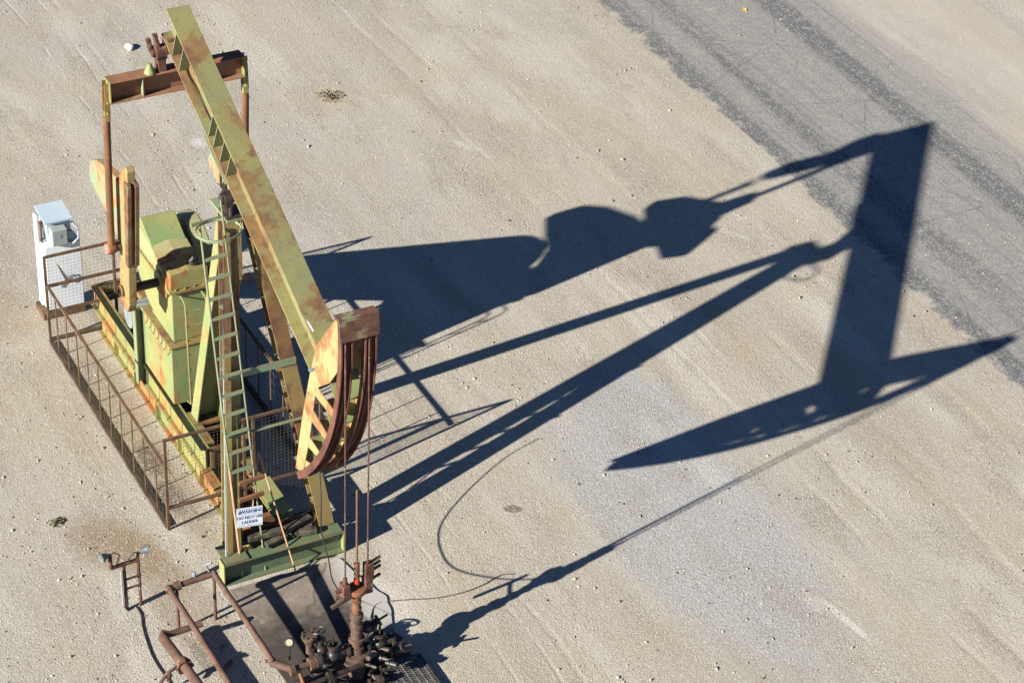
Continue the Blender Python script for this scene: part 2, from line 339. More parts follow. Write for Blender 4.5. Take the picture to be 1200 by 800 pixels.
fin = s.mix(dust, base, s.mix(.35, col, (.43,.395,.345)))
s.link(fin, s.b.inputs['Base Color']); s.b.inputs['Roughness'].default_value = .9; s.b.inputs['Specular IOR Level'].default_value = .2
s.bump(h, .4, .01); M['road'] = s.m

s = NT('worn concrete'); c = s.coord('World')
col = s.mix(s.ramp(s.noise(c, 1.2, 7, .62), .38, .64), (.235,.195,.16), (.15,.123,.103))
col = s.mix(s.math('MULTIPLY', s.ramp(s.noise(c, 3.4, 8, .7), .52, .66), .6), col, (.36,.315,.265))
col = s.mix(s.math('MULTIPLY', s.ramp(s.noise(c, 9, 8, .7), .54, .66), .45), col, (.12,.1,.085))
sep = s.n('ShaderNodeSeparateXYZ'); s.link(c, sep.inputs[0])
oilm = s.ramp(s.math('ADD', sep.outputs[0], s.math('MULTIPLY', s.noise(c, 2.2, 7, .65), 1.6)), 2.75, 3.7)
col = s.mix(s.math('MULTIPLY', oilm, .85), col, (.03,.026,.023))
edge = s.ramp(s.math('ADD', sep.outputs[1], s.math('MULTIPLY', s.noise(c, 3, 6, .6), .6)), .75, 1.1)
edge2 = s.math('MULTIPLY', edge, s.ramp(sep.outputs[0], 3.5, 3.0))
col = s.mix(s.math('MULTIPLY', edge2, .9), col, (.42,.4,.37))
crk = s.n('ShaderNodeTexVoronoi', feature='DISTANCE_TO_EDGE'); s.link(s.mix(.18, c, s.n('ShaderNodeTexNoise').outputs['Color']), crk.inputs['Vector']); crk.inputs['Scale'].default_value = .8
col = s.mix(s.math('MULTIPLY', s.ramp(crk.outputs['Distance'], .014, .004), .5), col, (.07,.06,.05))
s.link(col, s.b.inputs['Base Color']); s.b.inputs['Roughness'].default_value = .9; s.b.inputs['Specular IOR Level'].default_value = .2
s.bump(s.noise(c, 14, 7, .7), .4, .012); M['concrete'] = s.m

s = NT('loose stones'); a = s.n('ShaderNodeAttribute', attribute_name='tint'); cr = s.n('ShaderNodeValToRGB'); s.link(a.outputs['Fac'], cr.inputs[0])
e = cr.color_ramp.elements; e[0].position = 0; e[0].color = (.09,.08,.075,1); e[1].position = 1; e[1].color = (.68,.66,.62,1)
for p_, c_ in ((.25,(.24,.2,.16,1)), (.5,(.37,.32,.25,1)), (.8,(.47,.43,.36,1))): q = e.new(p_); q.color = c_
s.link(cr.outputs[0], s.b.inputs['Base Color']); s.b.inputs['Roughness'].default_value = .9; M['stones'] = s.m

# ------------------------------------------------------------------ camera, sun, sky
CPOS = V((28.14760236, -11.0898519, 24.20658565))
CR = V((0.46180898, 0.8861361, 0.03866876)); CU = V((-0.51602369, 0.23295538, 0.82428838)); CF = V((-0.7214236, 0.40061777, -0.56484811))
FPX = 2844.126675940106
cd = bpy.data.cameras.new('camera'); cam = bpy.data.objects.new('camera', cd); COL.objects.link(cam); scene.camera = cam
cd.sensor_width = 36; cd.lens = FPX/1200*36; cd.clip_start = .5; cd.clip_end = 3000
mw = Matrix((CR, CU, -CF)).transposed().to_4x4(); mw.translation = CPOS; cam.matrix_world = mw
def pix(p):
    v = V(p) - CPOS; z = v.dot(CF); return 600 + FPX*v.dot(CR)/z, 400 - FPX*v.dot(CU)/z

SAZ, SEL = 102.3785, 23.6734
L = V((math.cos(R(SAZ))*math.cos(R(SEL)), math.sin(R(SAZ))*math.cos(R(SEL)), -math.sin(R(SEL))))
sd = bpy.data.lights.new('sun', 'SUN'); so = bpy.data.objects.new('sun', sd); COL.objects.link(so)
sd.energy = 5.0; sd.angle = R(.5); sd.color = (1.0, .94, .82); sd.color = (1.0, .95, .85); so.rotation_euler = L.to_track_quat('-Z', 'Y').to_euler(); so.location = (-10,-40,30)
w = bpy.data.worlds.new('World'); scene.world = w; w.use_nodes = True; nt = w.node_tree
sky = nt.nodes.new('ShaderNodeTexSky'); sky.sky_type = 'NISHITA'; sky.sun_disc = False; sky.sun_elevation = R(SEL); sky.sun_rotation = R(90 - (SAZ + 180))
sky.altitude = 4000; sky.air_density = .65; sky.dust_density = 0.0; sky.ozone_density = 4.0
bg = nt.nodes['Background']; bg.inputs[1].default_value = .06; nt.links.new(sky.outputs[0], bg.inputs[0])
scene.view_settings.view_transform = 'Standard'; scene.view_settings.look = 'None'; scene.view_settings.exposure = 1.3; scene.view_settings.gamma = 1
scene.render.engine = 'CYCLES'

# ------------------------------------------------------------------ ground, road, pad
o = MB().add([(-500,-500,0),(500,-500,0),(500,500,0),(-500,500,0)], [(0,1,2,3)]).build('ground', M['ground'], origin=(0,0,0)); tag(o, kind='structure')
xs = np.arange(-120, 80.01, .12); vs = []
for x in xs:
    e = 13.52 - .035*x + .16*mnoise.noise(V((x*.22, 3.1, 0))) + .05*mnoise.fractal(V((x*1.9, 7.1, 0)), .8, 2.0, 4)
    vs.append((x, e, .004))
for x in xs: vs.append((x, 21.5 - .035*x, .004))
n = len(xs); o = MB().add(vs, [(i, i+1, n+i+1, n+i) for i in range(n-1)]).build('road', M['road'], origin=(0,0,0)); tag(o, kind='structure')
padpoly = []
def rag(a, b, k, amp):
    for i in range(k):
        t = i/k; q = V(a).lerp(V(b), t); nn = mnoise.noise(q*3.7)*amp; d = (V(b)-V(a)).normalized(); padpoly.append((q.x - d.y*nn, q.y + d.x*nn, .0))
rag((1.42,-.97,0),(5.3,-1.02,0),50,.02); rag((5.3,-1.02,0),(5.3,1.0,0),16,.05); rag((5.3,1.0,0),(3.35,.95,0),25,.09); rag((3.35,.95,0),(2.55,1.12,0),12,.09); rag((2.55,1.12,0),(1.42,.85,0),14,.06); rag((1.42,.85,0),(1.42,-.97,0),20,.01)
o = MB().prism([(x,y,-.05) for x,y,_ in padpoly], (0,0,.075)).build('concrete_pad', M['concrete'], origin=(0,0,0)); tag(o, kind='structure')

# loose stones lying all over the lot (uncountable)
N = 85000
X = rng.uniform(-24, 12, N); Y = rng.uniform(-8, 28, N)
P = np.stack([X, Y, np.zeros(N)], 1) - np.array(CPOS); zc = P @ np.array(CF); px = 600 + FPX*(P @ np.array(CR))/zc; py = 400 - FPX*(P @ np.array(CU))/zc
ok = (px > -160) & (px < 1360) & (py > -120) & (py < 920)
ok &= ~((Y + .035*X > 13.4) & (rng.random(N) < .82))
dens = np.array([mnoise.fractal(V((x*.22, y*.75, 1.7)), .8, 2.0, 4) for x, y in zip(X, Y)])
keep = np.clip(.30 + 1.3*dens, .03, 1.0); keep = np.where((Y < -.9) & (X > -6), np.clip(keep+.6, 0, 1), keep)
ok &= rng.random(N) < keep
ok &= ~((X > 1.45) & (X < 5.3) & (np.abs(Y) < .98) & (rng.random(N) < .85)) & ~((X > -6.3) & (X < 1.4) & (np.abs(Y) < .45))
X, Y = X[ok], Y[ok]; n = len(X)
rad = np.clip(rng.lognormal(math.log(.0088), .5, n), .004, .04)
base = np.array([(1,0,0),(0,1,0),(-1,0,0),(0,-1,0),(0,0,.8),(0,0,-.4)])
jit = rng.uniform(.6, 1.3, (n, 6, 3)); ang = rng.uniform(0, 6.28, n); ca, sa = np.cos(ang), np.sin(ang)
vv = base[None]*jit*rad[:,None,None]; vv[:,:,0] *= rng.uniform(.8, 1.6, n)[:,None]
vx = vv[:,:,0]*ca[:,None] - vv[:,:,1]*sa[:,None] + X[:,None]; vy = vv[:,:,0]*sa[:,None] + vv[:,:,1]*ca[:,None] + Y[:,None]; vz = vv[:,:,2] + .12*rad[:,None] + .002
vv = np.stack([vx, vy, vz], 2).reshape(-1, 3)
ft = np.array([(0,1,4),(1,2,4),(2,3,4),(3,0,4),(1,0,5),(2,1,5),(3,2,5),(0,3,5)]); ff = (ft[None] + (np.arange(n)*6)[:,None,None]).reshape(-1, 3)
me = bpy.data.meshes.new('loose_stones'); me.vertices.add(len(vv)); me.vertices.foreach_set('co', vv.ravel())
me.loops.add(ff.size); me.loops.foreach_set('vertex_index', ff.ravel().astype(np.int32)); me.polygons.add(len(ff))
me.polygons.foreach_set('loop_start', np.arange(0, ff.size, 3, dtype=np.int32)); me.polygons.foreach_set('loop_total', np.full(len(ff), 3, dtype=np.int32)); me.update(calc_edges=True)
at = me.attributes.new('tint', 'FLOAT', 'FACE'); at.data.foreach_set('value', np.repeat(np.clip(rng.normal(.42, .25, n), 0, .86), 8).astype(np.float32))
me.materials.append(M['stones']); o = bpy.data.objects.new('loose_stones', me); COL.objects.link(o)
tag(o, 'small loose stones scattered over the dusty lot', 'gravel', kind='stuff')

# ------------------------------------------------------------------ PUMPJACK
PJ = thing('pumpjack', (-2.0, 0, 0), 'pale green and rusty pumpjack with its horse head lowered over the well', 'pumpjack')
# skid: two long I-beam rails
def rail(y):
    m = MB().ibeam((-6.02, y, .19), (1.09, y, .19), .17, .37, .022, .016)
    for x in (-5.2,-4.2,-3.2,-2.2,-1.2,-.2): m.box((x, y-.08, .025), (x+.014, y+.08, .352))
    return m
for y in (-.335, .335): rail(y).build('base_rail', M['paint_gold'] if y > 0 else M['paint'], PJ, .004)
for x in (-5.9,-4.4,-3.9,-2.2,-.6,.3): MB().channel((x,-.248,.19), (x,.248,.19), .1, .26, .014).build('base_cross_member', M['rust_bright'], PJ)
m = MB().ibeam((1.2,-.985,.205), (1.2,.985,.205), .22, .40, .022, .016)
m.build('front_crossbeam', M['base_green'], PJ, .004)
for y in (-1.0, .987): MB().box((1.105,y,.0), (1.312,y+.013,.42)).build('end_plate', M['paint_clean'], PJ)
# raised sub-base under gear box and motor
for y in (-.34, .34):
    MB().ibeam((-6.35,y,.59), (-1.08,y,.59), .15, .415, .022, .016).build('subbase_rail', M['paint'] if y < 0 else M['paint_gold'], PJ, .004)
m = MB().box((-1.1,-.262,.386),(-1.075,.262,.79)); m.build('subbase_end_plate', M['paint_gold'], PJ)
parts([MB().box(a,b) for a,b in (((-2.12,-.262,.76),(-1.72,.262,.795)),((-4.2,-.262,.76),(-3.7,.262,.795)),((-5.3,-.262,.56),(-4.9,.262,.79)),((-6.34,-.262,.6),(-6.2,.262,.79)),((-1.718,-.262,.76),(-1.2,-.14,.795)))], 'subbase_deck', M['paint_gold'], PJ)
# gear reducer on its pedestal
GY0, GY1 = -.30, .34
MB().box((-3.68,GY0-.07,.805),(-2.38,GY1,1.90)).build('pedestal', M['paint_clean'], PJ, .01)
m = MB().box((-3.72,GY0-.09,1.902),(-2.36,GY1+.02,1.94))
pf = m.build('pedestal_flange', M['paint_gold'], PJ, .006)
parts([MB().xz([(-3.58+i*.17,1.90),(-3.45+i*.17,1.90),(-3.45+i*.17,1.82),(-3.58+i*.17,1.68)], -.388, -.3715) for i in range(7)], 'shadow_tab', M['paint_clean'], pf)  # tabs added below the flange to give its shadow a sawtooth edge
MB().channel((-3.72,-.44,.42),(-3.72,-.44,1.9), .14, .16, .016, up=(0,1,0)).build('side_post', M['paint_green'], PJ)
arc = [(-3.22 + 1.0*math.cos(a), 2.86 + .88*math.sin(a)) for a in np.linspace(math.pi*1.5, math.pi*.72, 14)]
MB().xz([(-2.51,1.942),(-2.51,2.88),(-2.86,3.0)] + arc[:0:-1] + [(-3.56,1.942)], GY0+.02, GY1-.02).build('gear_case', M['paint_clean'], PJ, .012)
m = MB().box((-4.12,GY0-.03,2.885),(-2.45,GY1+.03,2.935))
m.bolts([(x,GY0-.01,2.925) for x in np.arange(-4.0,-2.5,.2)]+[(-2.47,y,2.925) for y in np.arange(GY0+.08,GY1,.16)], (0,0,1), .02, .035); m.build('case_flange', M['paint'], PJ)
m = MB().prism([(-2.48,GY0,2.937),(-2.48,GY1,2.937),(-2.48,GY1,3.24),(-2.48,.02,3.28),(-2.48,GY0,3.24)], (-.36,0,.0)); m.build('front_lid', M['paint'], PJ, .012)
m = MB().add([(-2.842,GY0,2.94),(-2.842,GY1,2.94),(-2.842,GY1,3.17),(-2.842,.02,3.19),(-2.842,GY0,3.17),
              (-3.86,GY0,2.94),(-3.86,GY1,2.94),(-3.86,GY1,3.36),(-3.86,.02,3.385),(-3.86,GY0,3.36)],
             [(0,1,2,3,4),(9,8,7,6,5),(0,5,6,1),(1,6,7,2),(2,7,8,3),(3,8,9,4),(4,9,5,0)]); m.build('gear_cover', M['gear_roof'], PJ, .015)
SX, SZ = -2.85, 2.92
for y, sg in ((GY0+.02,-1),(GY1-.02,1)):
    MB().lathe((SX,y,SZ), (0,sg,0), [(0,.28),(.04,.28),(.05,.2),(.09,.19),(.1,.1)], 28).build('shaft_housing', M['paint'], PJ)
MB().cyl((SX,-1.03,SZ),(SX,1.03,SZ),.075).build('crank_shaft', M['oil'], PJ)
MB().tube([(-2.64,.16,3.25),(-2.64,.16,3.33)],.09,16).cyl((-2.64,.16,3.32),(-2.61,.1,3.38),.05).build('filler_cap', M['oil'], PJ)
m = MB()
for y in (-.14,.22):
    m.tube([(-2.5,y,2.8),(-2.33,y,2.8),(-2.28,y,2.73),(-2.20,y,.88),(-2.36,y,.84)],.016,8)
for z in np.arange(1.0,2.75,.27): m.cyl((-2.20-.043*(z-.88),-.14,z),(-2.20-.043*(z-.88),.22,z),.011,n=8)
m.build('gear_box_ladder', M['paint_clean'], PJ)
def stadium(c0, r0, c1, r1, k=14):
    a = V((c0[0],0,c0[1])); b = V((c1[0],0,c1[1])); d = b - a; th = math.atan2(d.z, d.x); off = math.acos((r0-r1)/d.length); pts = []
    for t in np.linspace(th-off, th+off, k): pts.append((b.x+r1*math.cos(t), b.z+r1*math.sin(t)))
    for t in np.linspace(th+off, th-off+2*math.pi, k): pts.append((a.x+r0*math.cos(t), a.z+r0*math.sin(t)))
    return pts
MB().xz(stadium((-5.8,1.18), .42, (-3.86,2.70), .66, 22), .42, .72).build('belt_guard', M['guard'], PJ, .02)
parts([MB().bar((-4.6,.57,.8),(-4.6,.57,1.6),.06,.06), MB().bar((-3.9,.57,.8),(-3.9,.57,2.06),.06,.06)], 'guard_support', M['paint_gold'], PJ)
MX = -4.75
m = MB().lathe((MX,.02,1.06), (0,1,0), [(-.30,.08),(-.30,.2),(-.25,.22),(.18,.22),(.22,.2),(.23,.05),(.34,.045)], 24)
for k in range(16):
    a = 2*math.pi*k/16; m.bar((MX+.23*math.cos(a),-.2,1.06+.23*math.sin(a)),(MX+.23*math.cos(a),.18,1.06+.23*math.sin(a)),.012,.04,up=(math.cos(a),0,math.sin(a)))
m.box((MX-.18,-.2,.80),(MX+.18,.18,.86)); m.build('motor', M['motor'], PJ)

# samson post: two front legs and one wide rear leg
def leg(sy):
    p0 = V((.98, sy*.77+.04, .408)); p1 = V((-.341, sy*.163+.05, 5.60)); mm = MB().ibeam(p0, p1, .25, .22, .022, .016, up=(1,0,.24))
    return mm, p0, p1
for sy in (-1, 1):
    mm, p0, p1 = leg(sy); lg = mm.build('post_leg', M['paint_gold'], PJ, .004)
    d = (p1-p0); q = 11
    for i in range(1, q):
        c0 = p0 + d*(i/q); MB().bar(c0 + V((0,-.13,0)), c0 + V((0,-.012,0)), .19, .014, up=d).build('stiffener', M['paint_green'], lg)
m = MB()
def taper(b0, b1, t0, t1):   # (x0,x1,y0,y1) at the bottom and at the top
    vs = [(b0[0],b0[2],.80),(b0[1],b0[2],.80),(b0[1],b0[3],.80),(b0[0],b0[3],.80),(t0[0],t0[2],5.60),(t0[1],t0[2],5.60),(t0[1],t0[3],5.60),(t0[0],t0[3],5.60)]
    m.add(vs, [(3,2,1,0),(4,5,6,7),(0,1,5,4),(1,2,6,5),(2,3,7,6),(3,0,4,7)])
taper((-2.06,-1.79,-.20,-.18),0,(-.62,-.38,-.15,-.135),0); taper((-2.06,-1.79,.18,.20),0,(-.62,-.38,.135,.15),0); taper((-1.98,-1.96,-.18,.18),0,(-.54,-.525,-.135,.135),0)
m.build('rear_leg', M['paint_clean'], PJ)
MB().box((-.66,-.27,5.602),(.02,.30,5.65)).build('post_plate', M['paint_green'], PJ)
parts([MB().box((.84,-.96,.405),(1.3,-.58,.43)), MB().box((.84,.62,.405),(1.3,.98,.43))], 'foot_plate', M['base_green'], PJ)
def onleg(z, sy, fwd=.0):
    t = (z-.408)/(5.36-.408); return V((.98-1.26*t+fwd, sy*(.77-.58*t)+.04+.01*t, z))
for z in (3.2, 2.28):
    a, b = onleg(z,-1,.14), onleg(z,1,.14); MB().bar(a+V((0,-.1,0)), b+V((0,.12,0)), .02, .12 if z > 3 else .06, up=(1,0,.2) if z < 3 else (0,0,1)).build('brace', M['paint_green'], PJ)
# cross planks, tool tray and fallen channel between the legs
for z in (1.62, 1.36): MB().bar(onleg(z,-1,.3)+V((0,.0,0)), onleg(z,-1,.3)+V((0,.40,.02)),.05,.06).build('bracket', M['rust_bright'], PJ)
MB().tube([onleg(.45,-1,.17)+V((0,-.17,0)), onleg(3.3,-1,.17)+V((0,-.17,0)), onleg(4.7,-1,.17)+V((0,-.15,0))],.012,8).build('conduit', M['conduit'], PJ)

# walking beam
RB = V((-2.435,0,7.899)); FT = V((2.6,0,5.516)); bd = (FT-RB).normalized(); nn = V((bd.z,0,-bd.x)); H = .60
FE = RB + bd*((3.16+2.435)/bd.x); up = -nn
def bp(sx, y, hh): return RB + bd*sx + V((0,y,0)) + nn*hh     # along, side, below top
m = MB().ibeam(RB+nn*H/2, FE+nn*H/2, .356, H, .03, .02, up=up, w1=.384); beam = m.build('walking_beam', M['paint_beam'], PJ, .004)
for sx in (.42,.72, 1.95,2.15,2.42,2.68):
    for sy in (-1,1): MB().prism([bp(sx,sy*.0101,.031), bp(sx,sy*.168,.031), bp(sx,sy*.168,H-.031), bp(sx,sy*.0101,H-.031)], bd*.016).build('stiffener', M['paint_green'], beam)
for sx in (1.0,1.7): MB().bolts([bp(sx,-.011,.3)], (0,-1,0),.022,.07).build('lug', M['rust'], beam)
MB().tube([bp(.5,-.05,H-.05)]+[bp(.6+.25*i,-.05-.02*math.sin(i),H-.05+.012*math.sin(i*2)) for i in range(6)],.007,6).build('wire', M['black'], beam)
MB().prism([bp(5.60,-.165,-.001),bp(5.66,-.14,-.001),bp(5.80,-.125,-.001),bp(5.81,-.15,-.001),bp(5.70,-.165,-.001)], -nn*.002).build('paint_mark', M['stone_white'], beam)
# saddle bearing
PIV = V((-.15,0,5.9))
m = MB().cyl((-.15,-.30,5.93),(-.15,.30,5.93),.08,n=18).box((-.30,-.27,5.652),(.01,.27,5.70))
for sy in (-1,1):
    m.box((-.26,sy*.20-.05,5.652),(-.04,sy*.20+.05,5.88)).cyl((-.15,sy*.14,5.93),(-.15,sy*.26,5.93),.115,n=18); m.bolts([(-.28,sy*.2,5.70),(-.02,sy*.2,5.70)],(0,0,1),.028,.14)
m.build('saddle_bearing', M['oil'], PJ)
MB().bar(bp(1.9,0,H+.012), bp(2.8,0,H+.012), .42,.022, up=up).build('saddle_plate', M['paint_green'], PJ)
MB().xz([(-.42,6.22),(-.24,5.93),(-.06,5.93),(.08,6.02)], -.13,.13).build('saddle_block', M['paint_green'], PJ)

# horse head
hh = MB(); RA = 4.15
def pa(deg, r): return (PIV.x + r*math.cos(R(deg)), PIV.z + r*math.sin(R(deg)))
strip_b = [(3.12,5.40),(2.88,4.76),(2.60,3.85),(2.33,2.76)]          # back edge, downwards
def cheek(y0, y1, solid=0):
    m = MB(); k = .17*solid
    m.xz([strip_b[0],(3.74,6.2),pa(5,4.04),pa(0,4.04),pa(-6,4.04),(3.56,5.06),(3.10,4.68),(2.88,4.76)], y0, y1)
    m.xz([(2.88,4.76),(3.10+k,4.68),(2.83+k*1.3,3.55),(2.62+k*.9,2.93),(2.54+k*.5,2.84),strip_b[3],strip_b[2]], y0, y1)
    for (x0,z0,x1,z1,deg) in ((3.12,4.72,3.06,4.52,-18.5),(2.99,4.22,2.93,4.0,-27),(2.85,3.66,2.79,3.46,-35),(2.71,3.16,2.65,2.99,-42.5)):
        a = pa(deg+1.0+1.6*solid,4.05); b = pa(deg-1.2-1.6*solid,4.05); z0 += .09*solid; z1 -= .09*solid; m.xz([(x0,z0),a,b,(x1,z1)], y0+.002, y1-.002)
    m.xz([(2.33,2.76),(2.72,2.95),pa(-48,4.05),pa(-50,4.05)], y0+.003, y1-.003)
    return m
HH = cheek(-.232,-.216).build('horse_head', M['paint_orange'], PJ)
cheek(.216,.232,1).build('cheek_plate', M['paint_orange'], HH)
def trackm(y0, y1):
    m = MB(); w = .018; prof = [(y0,4.055),(y1,4.055),(y1,4.17),(y1-w,4.17),(y1-w,4.10),((y0+y1)/2+.01,4.10),((y0+y1)/2+.01,4.125),((y0+y1)/2-.01,4.125),((y0+y1)/2-.01,4.10),(y0+w,4.10),(y0+w,4.17),(y0,4.17)]
    k = 40; n = len(prof); vs = []
    for a in np.linspace(5.5,-50.5,k):
        for y, r in prof: q = pa(a, r); vs.append((q[0], y, q[1]))
    fs = [(i*n+j, i*n+(j+1)%n, (i+1)*n+(j+1)%n, (i+1)*n+j) for i in range(k-1) for j in range(n)] + [tuple(range(n))[::-1], tuple((k-1)*n+j for j in range(n))]
    return m.add(vs, fs)
for y0, y1 in ((-.262,-.09),(.09,.262)): trackm(y0, y1).build('arc_track', M['track'], HH)
m = MB()
def arcplate(a0, a1, y0, y1, r0, r1):
    ks = np.linspace(a0, a1, 5); m.xz([pa(a, r1) for a in ks] + [pa(a, r0) for a in ks[::-1]], y0, y1)
arcplate(6.2,1.6,-.285,.285,4.172,4.19); m.build('top_cover', M['cover'], HH)
m = MB(); arcplate(1.0,-1.2,-.088,.088,4.06,4.10); m.build('track_tie', M['track'], HH)
MB().xz([pa(5.8,4.0),pa(5.8,4.19),pa(6.4,4.19),pa(6.4,4.0)],-.285,.285).build('top_trim', M['cover'], HH)
for dg, r0, r1 in ((-12,3.7,4.02),(-20,3.72,4.02),(-28,3.72,4.02),(-36,3.75,4.02),(-43,3.8,4.02)):
    a, b = pa(dg,r0), pa(dg-3.2,r1); MB().xz([a,b,(b[0],b[1]-.03),(a[0],a[1]-.03)],-.212,.212).build('web_plate', M['paint_clean'], HH)
MB().xz([(2.9,4.79),(3.1,5.38),(3.13,5.36),(2.93,4.77)],-.214,.214).build('web_plate', M['paint_clean'], HH)
for x, z, rr in ((2.98,4.92,.03),(3.06,4.98,.02)): MB().cyl((x,-.28,z),(x,-.232,z),rr,n=8).build('bolt', M['steel'], HH)

# equalizer, its bearing, pitman arms
EX, EZ = -2.64, 6.63
m = MB().ibeam((EX,-1.06,EZ),(EX,1.06,EZ),.25,.36,.022,.018); eq = m.build('equalizer', M['eq_top'], PJ, .004)
parts([MB().box((EX-.125,-1.078,EZ-.18),(EX+.125,-1.062,EZ+.18)), MB().box((EX-.125,1.062,EZ-.18),(EX+.125,1.078,EZ+.18))], 'end_cap', M['paint'], eq)
parts([MB().box((EX+.009,-.56,EZ-.158),(EX+.11,-.545,EZ+.158)), MB().box((EX+.009,.5,EZ-.158),(EX+.11,.515,EZ+.158))], 'stiffener', M['paint_green'], eq)
m = MB()
for sy in (-1,1):
    m.box((EX-.09,sy*.23-.06,EZ+.184),(EX+.09,sy*.23+.06,7.05)).cyl((EX,sy*.15,7.1),(EX,sy*.31,7.1),.12,n=18)
m.cyl((EX,-.36,7.1),(EX,.36,7.1),.06).box((EX-.14,-.14,7.1),(EX+.14,.14,7.33)); m.bolts([(EX+.02,-.26,7.2),(EX-.06,-.34,7.1)],(-.1,-.2,1),.04,.22)
m.build('equalizer_bearing', M['rust_dark'], PJ)
MB().lathe((EX+.05,-.42,EZ+.184),(0,0,1),[(0,.09),(.04,.08),(.11,.04),(.16,.035)],16).build('grease_fitting', M['paint_clean'], PJ)
PIN = V((-2.80,0,3.78))
for sy in (-1,1):
    top = V((EX, sy*1.12, EZ-.42)); bot = V((PIN.x, sy*1.12, PIN.z))
    d = (bot-top); pt = MB().tube([top, top+d*.03, top+d*.05, bot-d*.06, bot],[.05,.05,.057,.057,.06],14).build('pitman_arm', M['rust_bright'], PJ)
    m = MB().box((EX-.05,sy*1.11-.04,EZ-.50),(EX+.05,sy*1.11+.04,EZ-.34))
    for x in (-.06,.06): m.bar((EX+x,sy*1.095,EZ+.15),(EX+x*.7,sy*1.115,EZ-.42),.012,.09,up=(0,1,0))
    m.cyl((EX-.09,sy*1.11,EZ-.36),(EX+.09,sy*1.11,EZ-.36),.03,n=10).cyl((EX-.09,sy*1.1,EZ-.18),(EX+.09,sy*1.1,EZ-.18),.026,n=10); m.build('hanger_bracket', M['paint'], pt)
    m = MB().lathe((PIN.x,sy*1.06,PIN.z),(0,sy,0),[(0,.085),(.05,.1),(.10,.1),(.12,.095)],20); m.build('pin_bearing', M['rust'], pt)
    MB().lathe((PIN.x,sy*1.192,PIN.z),(0,sy,0),[(-.012,.09),(.015,.085),(.019,.03)],18).build('bearing_cap', M['cap_red'], pt)

# cranks with counterweights
CRK = {-1: [(-2.98,2.62),(-2.68,2.60),(-2.58,2.78),(-2.33,5.1),(-2.31,5.36),(-2.38,5.43),(-2.62,5.24),(-2.74,5.0),(-2.98,2.9)],
        1: [(-2.98,2.62),(-2.68,2.60),(-2.58,2.78),(-2.53,4.9),(-2.54,5.23),(-2.78,5.35),(-2.86,5.1),(-2.98,2.9)]}
for sy in (-1,1):
    ya, yb = sorted((sy*.83, sy*.965)); cr_ = MB().xz(CRK[sy], ya, yb).build('crank', M['crank_top'], PJ, .012)
    MB().cyl((PIN.x,sy*.98,PIN.z),(PIN.x,sy*1.09,PIN.z),.07).build('crank_pin', M['rust'], cr_)
    MB().lathe((SX,sy*.99,SZ),(0,sy,0),[(0,.10),(.02,.09),(.03,.06),(.04,.05)],20).build('hub', M['rust'], cr_)
    if sy < 0:
        rear = [(-2.73,5.02),(-3.12,4.98),(-3.72,4.84),(-4.04,4.66),(-4.13,4.4),(-4.1,4.28),(-3.6,4.14),(-3.2,4.06),(-2.86,3.84)]
        MB().xz(rear, -.985, -.86).build('counterweight', M['weight'], cr_, .015)
        f0, f1 = (-2.56,3.58), (-2.36,5.12); m = MB()
        for a, b in ((-.99,-.925),(-.868,-.80)): m.xz([f0,(f0[0]+.12,f0[1]),(f1[0]+.12,f1[1]),(f1[0]+.09,f1[1]+.05),(f1[0]-.05,f1[1]+.05)], a, b)
        m.xz([f0,(f0[0]+.05,f0[1]),(f1[0]+.05,f1[1]),f1], -.927, -.866); m.build('counterweight', M['slab'], cr_, .006)
    else:
        rear = [(-2.83,5.0),(-3.06,4.9),(-3.5,4.72),(-3.71,4.46),(-3.6,4.3),(-3.19,4.2),(-2.9,4.12)]
        MB().xz(rear, .86, .985).build('counterweight', M['weight'], cr_, .015)
        fr = [(-2.52,4.85),(-2.36,4.67),(-2.21,4.70),(-2.05,4.49),(-1.88,4.23),(-2.05,4.05),(-2.42,4.11),(-2.56,4.0)]
        MB().xz(fr, .83, .985).build('counterweight', M['weight'], cr_, .01)

# main ladder on the left leg, with a hoop at the top
m = MB(); LX = lambda z: 1.22 - .225*z
def lad(z, y): return V((LX(z), y, z))
def lrail(yb, yt, zt): return [lad(z, yb + (yt-yb)*z/5.3) for z in np.linspace(.42 if 0 else .03, zt, 8)]
m.tube(lrail(-.67,-.665,1.8),.02,8).build('ladder', M['salmon'], PJ); LD = bpy.data.objects['ladder']
parts([MB().tube([lad(z,-.67) for z in np.linspace(1.8,5.62,8)],.018,8), MB().tube([lad(z,-.285-.02*z/5) for z in np.linspace(.03,5.95,10)],.015,8)], 'rail', M['paint_green'], LD)
for z in np.arange(1.75,5.4,.305): MB().bar(lad(z,-.67), lad(z+.02,-.29), .05,.03, up=(1,0,.2)).build('rung', M['paint_green'], LD)
m = MB(); hc = V((.13,-.45,5.6)); ring = [hc + V((.30*math.cos(a), .335*math.sin(a), 0)) for a in np.linspace(0, 2*math.pi, 33)[:-1]]
vs = []
for p_ in ring:
    d = (p_-hc).normalized(); vs += [p_-d*.006-V((0,0,.022)), p_+d*.006-V((0,0,.022)), p_+d*.006+V((0,0,.022)), p_-d*.006+V((0,0,.022))]
k = len(ring); m.add(vs, [(i*4+j, i*4+(j+1)%4, ((i+1)%k)*4+(j+1)%4, ((i+1)%k)*4+j) for i in range(k) for j in range(4)])
m.bar((-.15,-.76,5.60),(-.19,-.2,5.60),.02,.06); m.build('safety_hoop', M['paint_green'], LD)

